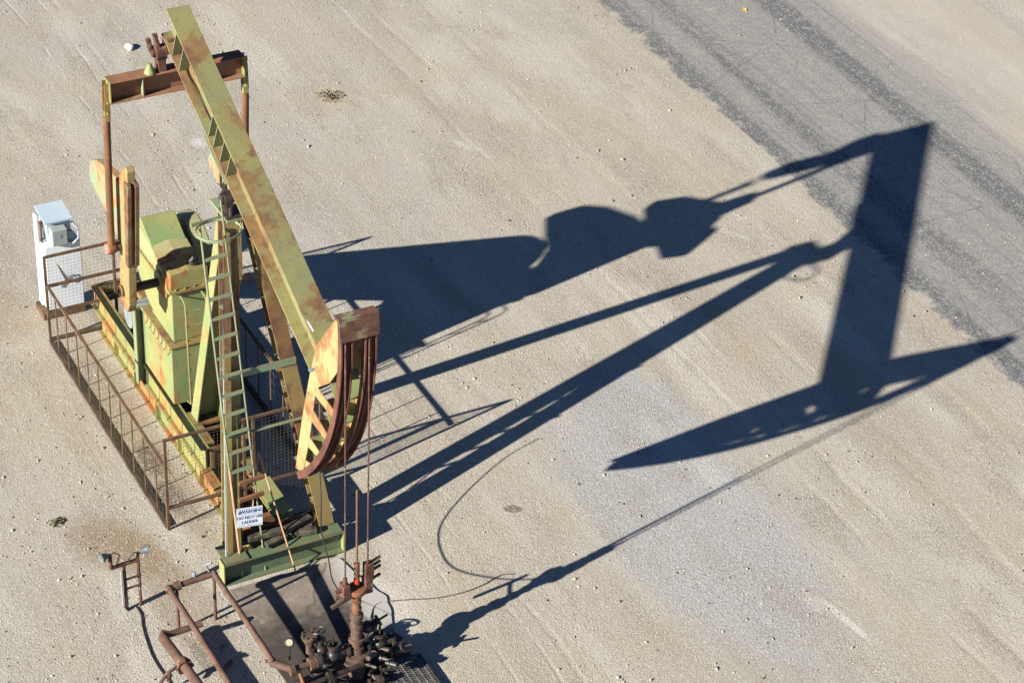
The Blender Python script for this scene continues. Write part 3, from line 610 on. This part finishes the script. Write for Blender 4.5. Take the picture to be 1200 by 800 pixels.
# ------------------------------------------------------------------ things at the foot of the pumpjack
m = MB(); W_ = .41; HT = .32
zc_ = 1.0; cS = V((LX(zc_)+.045,-.455,zc_)); uS = V((-.225,0,1)).normalized(); rS = V((.10,1,-.12)); rS = (rS - uS*rS.dot(uS)).normalized(); rS = (rS - uS*.10).normalized(); uS = (uS - rS*uS.dot(rS)).normalized(); nS = rS.cross(uS).normalized()
S0 = thing('warning_sign', cS - uS*HT/2, 'weathered white warning sign with navy lettering tied to the lower ladder', 'sign')
q = [cS + rS*a*W_/2 + uS*b*HT/2 for a, b in ((-1,-1),(1,-1),(1,1),(-1,1))]
MB().prism([p_ - nS*.003 for p_ in q], nS*.006).build('panel', M['sign'], S0)
def letter(body, size, ax, up_):
    cu = bpy.data.curves.new('text', 'FONT'); cu.body = body; cu.size = size; cu.align_x = 'CENTER'; cu.align_y = 'CENTER'; cu.extrude = .0012; cu.offset = .0012
    t = bpy.data.objects.new('text', cu); COL.objects.link(t); dg = bpy.context.evaluated_depsgraph_get(); me = bpy.data.meshes.new_from_object(t.evaluated_get(dg))
    og = cS + rS*ax + uS*up_ + nS*.0045; me.transform(Matrix((rS, uS, nS)).transposed().to_4x4()); bpy.data.objects.remove(t)
    me.materials.clear(); me.materials.append(M['navy']); o = bpy.data.objects.new('lettering', me); COL.objects.link(o); put(o, og, S0)
letter('WARNING', .075, .03, .092); letter('DO NOT USE', .068, 0, -.005); letter('LADDER', .068, 0, -.082)
m = MB(); b0 = cS + nS*.0032
def sp(a, b): return b0 + rS*a + uS*b
m.prism([sp(-.185,.065),(sp(-.135,.065)),sp(-.16,.118)], nS*.002).prism([sp(-.185,.047),sp(.185,.047),sp(.185,.052),sp(-.185,.052)], nS*.002)
m.prism([sp(-.195,.135),sp(.195,.135),sp(.195,.14),sp(-.195,.14)], nS*.002).prism([sp(-.195,-.14),sp(.195,-.14),sp(.195,-.135),sp(-.195,-.135)], nS*.002); m.build('emblem', M['navy'], S0)

def onetime(mb, name, mat, label, cat, bevel=0, group=None): return tag(mb.build(name, mat, None, bevel), label, cat, group)
onetime(MB().tube([(1.47,.12,.0),(.55,-.09,1.78)],.014,8).tube([(.55,-.09,1.78),(.55,-.24,.45)],.012,8), 'prop_pole', M['salmon'], 'thin tan pole leaning against the ladder foot', 'pole')
# loose channel slab and plank resting inside the base
m = MB().ibeam((-.15,.22,.62),(.78,.22,.62),.30,.13,.02,.03); onetime(m,'loose_beam',M['paint_clean'],'short pale green steel beam lying between the post legs','beam',.004)
onetime(MB().bar((.84,-.55,.50),(.84,.48,.50),.07,.16),'plank',M['rust_bright'],'long rusty brown plank across the end of the short beam','plank',.006)
TB = [(-.72,.58,.98,.475,.04),(-.25,.12,1.14,.475,-.04),(.16,.60,1.12,.475,.05),(.3,.85,.72,.455,.0),(-.5,.05,1.06,.585,.02),(.1,.58,1.02,.585,-.06)]
LB = ['dark timber under the left end of the plank behind the sign','grey split timber beneath the middle of the plank','weathered timber beside the foot of the right post leg','short old timber lying behind the other timbers near the right leg','uppermost timber crossing just behind the ladder foot','broken grey timber on top of the pile towards the right leg']
for (y0,y1,x,z,t), lb in zip(TB, LB):
    onetime(MB().bar((x-t,y0,z),(x+t,y1,z+.01),.11,.09), 'timber', M['wood'], lb, 'timber', .012, 'old timbers stacked on the front crossbeam')
onetime(MB().box((-6.6,2.55,.0),(-6.42,2.68,.1)),'brick',M['brick'],'small orange brick alone on the gravel behind the ladder','brick',.01)

# ------------------------------------------------------------------ fences
def mesh_panel(m, a, b, z0, z1, step, r=.0012):
    a = V(a); b = V(b); Ld = (b-a).length; n = int(Ld/step)
    for i in range(1, n):
        q = a.lerp(b, i/n); m.bar((q.x,q.y,z0),(q.x,q.y,z1),2*r,2*r)
    k = int((z1-z0)/step)
    for j in range(1, k):
        z = z0 + (z1-z0)*j/k; m.bar((a.x,a.y,z),(b.x,b.y,z),2*r,2*r)
    return m
def fence(name, label, a, b, z1, posts, mesh, rails, group=None):
    f = thing(name, V(a).lerp(V(b), .5), label, 'fence', group); a = V(a); b = V(b)
    for t in posts: q = a.lerp(b, t); MB().bar((q.x,q.y,0),(q.x,q.y,z1+.01),.045,.045).build('post', M['fence'], f)
    for z in rails: MB().bar((a.x,a.y,z),(b.x,b.y,z),.042,.042).build('rail', M['fence'], f)
    if mesh: mesh_panel(MB(), a, b, *mesh).build('wire_mesh', M['wire'], f)
    return f
fence('mesh_fence', 'front wire mesh fence panel crossing behind the ladder, facing the well', (-.36,-1.27,0), (-.36,1.34,0), 1.75, (0,.5,.56,1), (.02,1.72,.062), (.42,1.74))
fence('mesh_fence', 'rear wire mesh fence panel beside the white control cabinet', (-6.07,-1.27,0), (-6.07,1.34,0), 1.75, (0,.47,1), (.03,1.72,.066), (.06,.62,1.15,1.74))
for YF, lb in ((-1.27,'low rusty railing with thin uprights along the near left side of the pumpjack'), (1.34,'low railing on the far side of the pumpjack, in its shadow')):
  f = fence('guard_railing', lb, (-6.02,YF,0), (-.41,YF,0), 1.2, (), (.06,1.18,.17), (1.2,))
  for x in np.arange(-5.6,-.7,.53): MB().cyl((x,YF,0),(x,YF,1.2),.012,n=6).build('upright', M['fence'], f)
  MB().box((-6.02,YF-.035,.0),(-.41,YF+.035,.06)).build('kick_plate', M['kick'], f)

# ------------------------------------------------------------------ control cabinet
CB = thing('control_cabinet', (-6.8,-.75,0), 'tall white electrical control cabinet with grey box on top, left of the fence', 'cabinet')
MB().box((-7.10,-1.05,.12),(-6.76,-.40,1.48)).build('body', M['white'], CB, .012)
MB().box((-7.14,-1.10,.16),(-6.98,-1.055,1.98)).build('back_panel', M['white'], CB, .01)
m = MB().box((-7.14,-.94,1.483),(-6.82,-.50,1.66)); m.prism([(-7.16,-1.03,1.96),(-6.80,-.90,1.66),(-6.80,-.47,1.66),(-7.16,-.60,2.02)],(0,0,.32)) if 0 else None
m.box((-7.26,-.96,1.66),(-6.86,-.52,1.9)); m.build('top_box', M['grey_box'], CB, .012)
MB().prism([(-7.34,-1.0,1.97),(-6.80,-1.0,1.902),(-6.80,-.5,1.902),(-7.34,-.5,1.97)],(0,0,.03)).build('rain_hood', M['grey_box'], CB)
m = MB().box((-6.858,-.92,1.5),(-6.68,-.64,1.82)); m.build('junction_box', M['grey_mid'], CB, .015)
MB().box((-6.68,-.80,1.66),(-6.675,-.75,1.72)).build('switch', M['steel'], CB)
MB().tube([(-6.8,-.62,1.50),(-6.70,-.54,1.49),(-6.68,-.45,1.58),(-6.75,-.43,1.72),(-6.88,-.5,1.82)],.02,8).build('conduit', M['conduit'], CB)
MB().tube([(-6.765,-.85,1.1),(-6.75,-.72,.75),(-6.74,-.6,.66),(-6.74,-.52,.72),(-6.74,-.56,.82),(-6.74,-.7,.8),(-6.75,-.8,.6)],.008,6).build('hanging_cable', M['cable'], CB)
MB().box((-7.2,-1.16,.0),(-6.74,-.4,.12)).build('plinth', M['fence'], CB)
m = MB().cyl((-6.95,-1.03,.3),(-6.95,-1.03,1.86),.02,n=8).sphere((-6.95,-1.03,1.88),.035); m.build('pole', M['rust_dark'], CB)

# ------------------------------------------------------------------ lamp rack
LR = thing('lamp_rack', (1.16,-2.4,0), 'small rusty ladder shaped rack carrying two grey floodlights', 'lamp rack')
pA, pB = V((1.17,-2.52,0)), V((1.15,-2.29,0))
m = MB().cyl(pA, pA+V((-.02,0,.86)),.03,n=10).cyl(pB, pB+V((-.02,0,1.0)),.026,n=10)
a_, b_ = V((1.15,-2.72,.86)), V((1.13,-2.27,.87)); m.cyl(a_, b_,.032,n=10).cyl(a_, a_+V((0,0,.26)),.03,n=10)
for z in (.58,.76): m.cyl(pA+V((0,0,z-.18)), pB+V((0,.03,z-.18)),.018,n=8)
m.build('frame', M['rust_dark'], LR)
M['lamp'] = rough_mat('dark grey lamp housing', (.09,.11,.12), (.15,.17,.18), 8.0, rough=.5, metal=.2)
for c_, dr in ((a_+V((0,-.09,.25)), V((.3,-1,.1))), (pB+V((0,.10,1.03)), V((.2,1,.15)))):
    lm = MB().lathe(c_, dr, [(-.06,.02),(-.05,.045),(.02,.055),(.05,.07),(.06,.07),(.055,.05)], 16).build('floodlight', M['lamp'], LR)
    MB().cyl(c_-V((0,0,.1)), c_,.018,n=8).build('bracket', M['steel'], lm)
MB().tube([a_+V((.02,-.05,.24)), a_+V((.02,.06,.30)), a_+V((.02,.14,.22)), a_+V((.02,.1,.08)), a_+V((.02,.04,.02))],.01,6).tube([pB+V((0,.08,.98)),pB+V((.02,-.06,1.05)),pB+V((.02,-.16,.95)),pB+V((0,-.12,.86))],.01,6).build('lamp_cable', M['black'], LR)
MB().tube([pA+V((.02,-.06,.8)), pA+V((.02,-.06,.1)), pA+V((.04,-.02,.02))],.014,6).build('conduit', M['conduit'], LR)
onetime(MB().tube(smooth([(1.15,-2.38,.01),(1.38,-2.37,.012),(1.62,-2.44,.012),(1.95,-2.5,.012),(2.4,-2.55,.012),(2.97,-2.52,.012),(3.8,-2.45,.012),(4.6,-2.5,.012)]),.012,6),'ground_cable',M['black'],'black cable running along the ground from the lamp rack','cable')

# ------------------------------------------------------------------ flow pipes
def flange(m, p, ax, r=.1, t=.05): m.lathe(V(p)-V(ax).normalized()*t/2, ax, [(0,r),(t,r)], 18); return m
FP = thing('flow_pipe', (1.85,-1.7,0), 'rusty rectangular loop of pipe on short legs beside the concrete pad', 'pipe')
c1, c2 = V((1.83,-2.07,.76)), V((1.84,-1.36,.80))
m = MB().tube([c1, c1+V((.9,.02,-.0)), V((5.2,-2.02,.74))],.046,12).cyl(c1-V((0,.04,0)), c2+V((0,.05,0)),.046,n=12).tube([c2, V((3.55,-1.27,.68)), V((3.72,-1.22,.55))],.046,12)
m.sphere(c1,.06).sphere(c2,.055); m.build('pipe_run', M['pipe'], FP)
m = MB(); flange(m, c1+V((0,.13,.005)), (0,1,.05),.072,.1); flange(m, c1+V((.04,0,0)),(1,0,0),.06,.06); m.build('coupling', M['pipe'], FP)
for q in (c1+V((.12,.08,0)), c2+V((.1,-.04,0))): MB().cyl((q.x,q.y,0), q,.026,n=10).build('leg', M['pipe'], FP)
MB().tube([c2+V((-.05,-.06,.03)), c2+V((-.1,-.09,.13)), c2+V((-.02,-.02,.2))],.018,6).cyl(c2+V((-.03,-.3,.04)), c2+V((-.03,-.3,.12)),.03,n=8).build('valve_stem', M['steel'], FP)
F2 = thing('flow_pipe', (2.4,-2.38,0), 'thicker rusty pipe bending down into the ground left of the pipe loop', 'pipe')
e0 = V((2.33,-2.38,.36)); MB().tube([e0+V((.02,.62,.02)), e0+V((0,.12,.30-.32)), e0+V((-.02,.02,0)), e0+V((.03,-.01,0)), V((5.2,-2.12,.30))],[.05,.05,.075,.075,.075],14).build('pipe_run', M['pipe'], F2)
m = MB(); flange(m, (3.06,-2.32,.34),(1,.05,0),.12,.08); flange(m,(3.02,-2.32,.34),(1,.05,0),.1,.12); m.bolts([(3.06,-2.32+.12*math.cos(a),.34+.12*math.sin(a)) for a in np.linspace(0,6.28,9)[:-1]],(1,0,0),.016,.05); m.build('clamp', M['rust_dark'], F2)
m = MB().tube([(3.05,-2.42,.36),(3.07,-2.6,.3),(3.12,-2.72,.2)],.026,8).tube([(3.1,-2.55,.3),(3.2,-2.62,.28)],.03,8).cyl((3.12,-2.72,.2),(3.14,-2.7,.04),.02,n=8); m.build('lever', M['rust_dark'], F2)
onetime(MB().tube([(3.15,-1.75,.03),(3.02,-1.68,.03),(2.92,-1.55,.03)],.03,8).sphere((3.17,-1.77,.03),.05),'pipe_key',M['rust_dark'],'short dark iron pipe key lying on the ground inside the pipe loop','tool')

# ------------------------------------------------------------------ wellhead
WX, WY = 3.98, -.01
WH = thing('wellhead', (WX,WY,0), 'rusty upright wellhead with valves and flanges under the horse head', 'wellhead')
MB().lathe((WX,WY,0),(0,0,1),[(0,.14),(.30,.14),(.31,.2),(.37,.2),(.375,.15),(.42,.15),(.425,.2),(.50,.2),(.505,.12),(.6,.11)],24).build('casing_head', M['well_iron'], WH)
MB().lathe((WX,WY,.60),(0,0,1),[(0,.085),(.10,.085),(.11,.12),(.16,.12),(.17,.085),(.34,.08),(.36,.1),(.42,.1),(.44,.08),(.52,.075),(.54,.1),(.6,.1),(.62,.07),(.64,.07)],20).build('tubing_stem', M['well_iron'], WH)
MB().lathe((WX,WY,1.24),(0,0,1),[(0,.06),(.05,.07),(.09,.075),(.1,.06),(.17,.055),(.18,.07),(.21,.07),(.215,.03)],22).build('stuffing_box', M['rust_bright'], WH)
def valve(c_, ax, L_=.34, wheel=True, up_=(0,0,1), nm='valve', mat='oil'):
    c_ = V(c_); ax = V(ax).normalized(); m = MB()
    m.cyl(c_-ax*L_/2, c_+ax*L_/2,.06,n=14); flange(m,c_-ax*L_/2,ax,.105,.045); flange(m,c_+ax*L_/2,ax,.105,.045); m.sphere(c_,.10)
    u = V(up_).normalized(); m.cyl(c_, c_+u*.2,.055,n=12).cyl(c_+u*.16, c_+u*.2,.09,n=14).cyl(c_+u*.2, c_+u*.34,.018,n=8)
    for q in (-1,1):
        m.bolts([c_+ax*(q*L_/2)+ (ax.cross(u)*math.cos(a)+u*math.sin(a))*.088 for a in np.linspace(0,6.28,7)[:-1]], ax, .014, .04)
    v = m.build(nm, M[mat], WH)
    if wheel:
        w_ = MB(); b1 = ax; b2 = u.cross(ax); cc = c_+u*.33
        w_.tube([cc+(b1*math.cos(a)+b2*math.sin(a))*.11 for a in np.linspace(0,2*math.pi,19)[:-1]],.014,6,True)
        for a in (0,2.09,4.19): w_.cyl(cc, cc+(b1*math.cos(a)+b2*math.sin(a))*.11,.01,n=6)
        w_.build('handwheel', M['oil'], v)
valve((WX,-.38,.56),(0,1,0),.44,wheel=False); valve((WX-.3,-.44,.42),(0,1,.05),.3,up_=(-.3,0,1)); valve((WX,.36,.50),(0,1,0),.4,wheel=False); valve((WX+.05,.62,.34),(0,1,0),.26,wheel=False,up_=(.5,.3,.5)); valve((WX-.12,.22,.78),(.3,1,0),.2,wheel=False,up_=(0,.8,.3))
m = MB().cyl((WX-.02,-1.05,.5),(WX-.02,-.1,.52),.045,n=12); flange(m,(WX-.02,-.72,.5),(0,1,0),.1,.06); flange(m,(WX-.02,-.66,.5),(0,1,0),.1,.05); flange(m,(WX-.02,-1.02,.5),(0,1,0),.085,.07); m.cyl((3.7,-1.22,.5),(WX-.02,-1.0,.5),.06,n=12); m.bolts([(3.66,-1.22+.06*math.cos(a),.5+.06*math.sin(a)) for a in (0,1.6,3.1,4.7)],(-1,0,0),.018,.06); m.build('manifold', M['pipe'], WH)
m = MB().cyl((WX+.28,-.9,.4),(WX+.22,.0,.42),.04,n=12); flange(m,(WX+.26,-.55,.4),(0,1,0),.09,.06); m.cyl((WX-.12,-.95,.12),(WX-.05,-.2,.3),.036,n=10); m.build('bleed_line', M['oil'], WH)
MB().cyl((WX+.02,-.92,.45),(WX+.62,-1.0,.36),.03,n=10).build('drain_pipe', M['rust_bright'], WH)
m = MB().lathe((WX-.36,-.60,.40),(0,0,1),[(0,.05),(.12,.05),(.3,.12),(.33,.12),(.335,.1)],18); m.bolts([(WX-.36+.1*math.cos(a),-.60+.1*math.sin(a),.735) for a in np.linspace(0,6.28,9)[:-1]],(0,0,1),.016,.02); m.build('strainer', M['well_iron'], WH)
g0 = V((WX-.34,-.92,.55)); gd = (CPOS-g0).normalized(); gd = V((.75,-.25,.6)).normalized()
ga = MB().cyl(g0-V((0,0,.15)), g0+V((0,0,.12)),.016,n=8).lathe(g0+V((0,0,.18)), gd, [(-.03,.07),(.02,.075),(.024,.066)],20).build('pressure_gauge', M['black'], WH)
MB().lathe(g0+V((0,0,.18))+gd*.0245, gd, [(0,.05),(.003,.048)],20).build('dial', M['dial'], ga)
for i in range(34):
    a = random.uniform(0,6.28); rr = random.uniform(.08,.5); p_ = V((WX+.05+rr*math.cos(a)*.8, WY+.12+rr*math.sin(a)*1.2, random.uniform(.05,.6-.5*rr)))
    d_ = V((random.uniform(-1,1),random.uniform(-1,1),random.uniform(-.4,.5))).normalized(); q_ = p_+d_*random.uniform(.08,.22); rd = random.uniform(.02,.045)
    MB().lathe(p_, d_, [(0,rd),(.03,rd),(.031,rd*1.35),(.06,rd*1.35),(.061,rd),((q_-p_).length+.06,rd)], 10).build('fitting', M['oil'], WH)

m = MB().bar((WX-.28,-.28,1.19),(WX-.30,.20,1.34),.05,.05).bar((WX-.30,.12,1.30),(WX,WY,1.28),.03,.03).bar((WX-.30,.1,1.31),(WX-.30,.22,1.40),.04,.06); m.build('lever', M['well_iron'], WH)
# bridle: two cables, carrier bar, polished rod
BR = thing('bridle', (WX,WY,1.68), 'two thin cables hanging from the horse head to the rusty carrier bar and rod', 'bridle')
for y in (-.20,.15): MB().tube([pa3 for pa3 in [V((PIV.x+RA*math.cos(R(t)),y,PIV.z+RA*math.sin(R(t)))) for t in (4,2)]]+[V((PIV.x+RA+.012,y,PIV.z)),V((WX+.02,y,1.66))],.0135,8).build('cable', M['rust_dark'], BR)
m = MB().bar((WX,-.27,1.68),(WX,.22,1.68),.13,.08).lathe((WX,WY-.0,1.58),(0,0,1),[(-.11,.03),(-.10,.06),(.02,.10),(.05,.145),(.12,.15),(.125,.12)],22); m.build('carrier_bar', M['rust'], BR, .008)
for y in (-.20,.15):
    m = MB().box((WX-.07,y-.055,1.60),(WX+.09,y+.055,1.84)).cyl((WX+.02,y,1.84),(WX+.02,y,1.95),.034,n=10)
    if y > 0:
        m.box((WX-.05,y-.05,1.84),(WX+.07,y+.08,2.1))
        for z in (1.92,2.0,2.08,1.76): m.cyl((WX,y+.02,z),(WX-.02,y+.22,z+.05),.022,n=8)
    else:
        for z in (1.64,1.74): m.cyl((WX+.02,y-.16,z),(WX+.02,y,z),.03,n=8)
    m.build('cable_clamp', M['rust_dark'], BR, .005)
MB().cyl((WX,WY,1.60),(WX,WY,3.46),.017,n=10).build('polished_rod', M['rust_bright'], BR)
MB().cyl((WX,WY,1.77),(WX,WY,1.87),.045,n=16).build('rod_clamp', M['red'], BR)
m = MB()
for z in (1.9,2.0,2.09): m.lathe((WX,WY,z),(0,0,1),[(0,.045),(.05,.045),(.055,.025)],8)
m.build('clamp_bolts', M['rust'], BR)
wire = [(.93,.74,2.0),(1.0,.72,1.66),(1.38,.58,1.26),(1.85,.38,1.02),(2.42,.24,.96),(2.95,.06,1.06),(3.55,-.1,1.35),(3.98,-.22,1.66)]
onetime(MB().tube(smooth(wire),.011,6),'hanging_wire',M['black'],'thin black wire drooping from the right post leg to the carrier bar','wire')
onetime(MB().tube(smooth([(3.7,.25,.4),(3.3,.5,.1),(2.9,.72,.04),(2.66,.95,.02),(2.74,1.35,.012),(2.9,1.8,.012),(2.96,2.21,.012),(2.93,2.6,.012),(2.84,2.95,.012),(2.9,3.15,.012)]),.009,6),'ground_cable',M['cable'],'thin dusty cable curving over the gravel right of the wellhead','cable')
# gratings over the cellar
def grating(x0, x1, y0, y1, z, label):
    g = thing('cellar_grating', ((x0+x1)/2,(y0+y1)/2,z-.04), label, 'grating'); m = MB()
    for x in np.arange(x0+.03, x1-.02, .05): m.box((x,y0+.02,z),(x+.012,y1-.02,z+.03))
    for y in np.arange(y0+.05, y1-.03, .1): m.box((x0+.02,y,z-.002),(x1-.02,y+.006,z+.026))
    m.build('bars', M['grate'], g); fr = MB()
    for a, b in (((x0,y0,z-.012),(x1,y0+.02,z+.034)),((x0,y1-.02,z-.012),(x1,y1,z+.034)),((x0,y0+.02,z-.012),(x0+.02,y1-.02,z+.034)),((x1-.02,y0+.02,z-.012),(x1,y1-.02,z+.034))): fr.box(a,b)
    fr.box((x0+.02,y0+.02,z-.012),(x1-.02,y1-.02,z-.009)); fr.build('frame', M['oil'], g)
grating(3.40,3.85,-.62,.16,.045,'narrow dark steel grating tucked behind the wellhead valves')
grating(3.98,4.95,.30,1.02,.045,'large dark steel grating right of the wellhead base')
grating(3.98,4.95,-.95,-.12,.045,'dark steel grating left of the wellhead base under the drain pipe')

# ------------------------------------------------------------------ small things on the lot
def rock(c_, r, mat, label, seed):
    m = MB(); bm = bmesh.new(); bmesh.ops.create_icosphere(bm, subdivisions=2, radius=1)
    vs = [V((v.co.x*r*1.5, v.co.y*r, v.co.z*r*.7))*(1+.3*mnoise.noise(v.co*1.7+V((seed,0,0)))) + V(c_) + V((0,0,r*.5)) for v in bm.verts]
    fs = [tuple(v.index for v in f.verts) for f in bm.faces]; bm.free(); onetime(m.add(vs, fs), 'rock', mat, label, 'rock')
rock((-15.82,3.74,0),.09,M['stone_white'],'white rock alone on the gravel left of the beam tip',1)
rock((-14.6,5.25,0),.07,M['stone_tan'],'tan rock on the gravel just right of the beam tip',2)
def weed(c_, n_, r, h_, label, mat, seed, name='weed'):
    rr = random.Random(seed); t = thing(name, c_, label, 'weed'); m = MB()
    for i in range(n_):
        a = rr.uniform(0,6.28); d = rr.uniform(.1,1)*r; p_ = V(c_)+V((math.cos(a)*d, math.sin(a)*d, rr.uniform(.0,h_)*(1-d/r*.6))); w_ = rr.uniform(.008,.02)
        t1 = V((rr.uniform(-1,1),rr.uniform(-1,1),rr.uniform(0,1))).normalized(); t2 = t1.cross(V((rr.uniform(-1,1),rr.uniform(-1,1),.3))).normalized()
        m.add([p_-t1*w_*2, p_+t2*w_, p_+t1*w_*2, p_-t2*w_], [(0,1,2,3)])
    m.build('leaves', mat, t); m = MB()
    for i in range(10):
        a = rr.uniform(0,6.28); m.tube([V(c_)+V((0,0,.0)), V(c_)+V((math.cos(a)*r*.6, math.sin(a)*r*.6, h_*.6))],.004,4)
    m.build('stems', M['twig'], t)
weed((-1.25,-2.78,0),90,.13,.06,'low green weed on the gravel left of the railing',M['leaf'],3)
weed((-12.22,6.78,0),200,.30,.05,'dry olive weed tuft in a sandy dip beyond the pumpjack',M['twig'],5)
weed((2.55,-1.55,0),14,.05,.05,'tiny bright green sprout in the shade beside the pipe',M['leaf'],8)
for q, lb in (((-12.19,16.81,.006),'yellow leaf lying on the far road lane'),):
    m = MB(); c_ = V(q); m.add([c_+V((.1,0,.0)),c_+V((.02,.05,.02)),c_+V((-.1,.01,.01)),c_+V((0,-.05,.015)),c_+V((.1,0,.004)),c_+V((.02,.05,.024)),c_+V((-.1,.01,.014)),c_+V((0,-.05,.019))],[(0,1,2,3),(4,7,6,5),(0,4,5,1),(1,5,6,2),(2,6,7,3),(3,7,4,0)]); onetime(m,'fallen_leaf',M['leaf_yellow'],lb,'leaf')
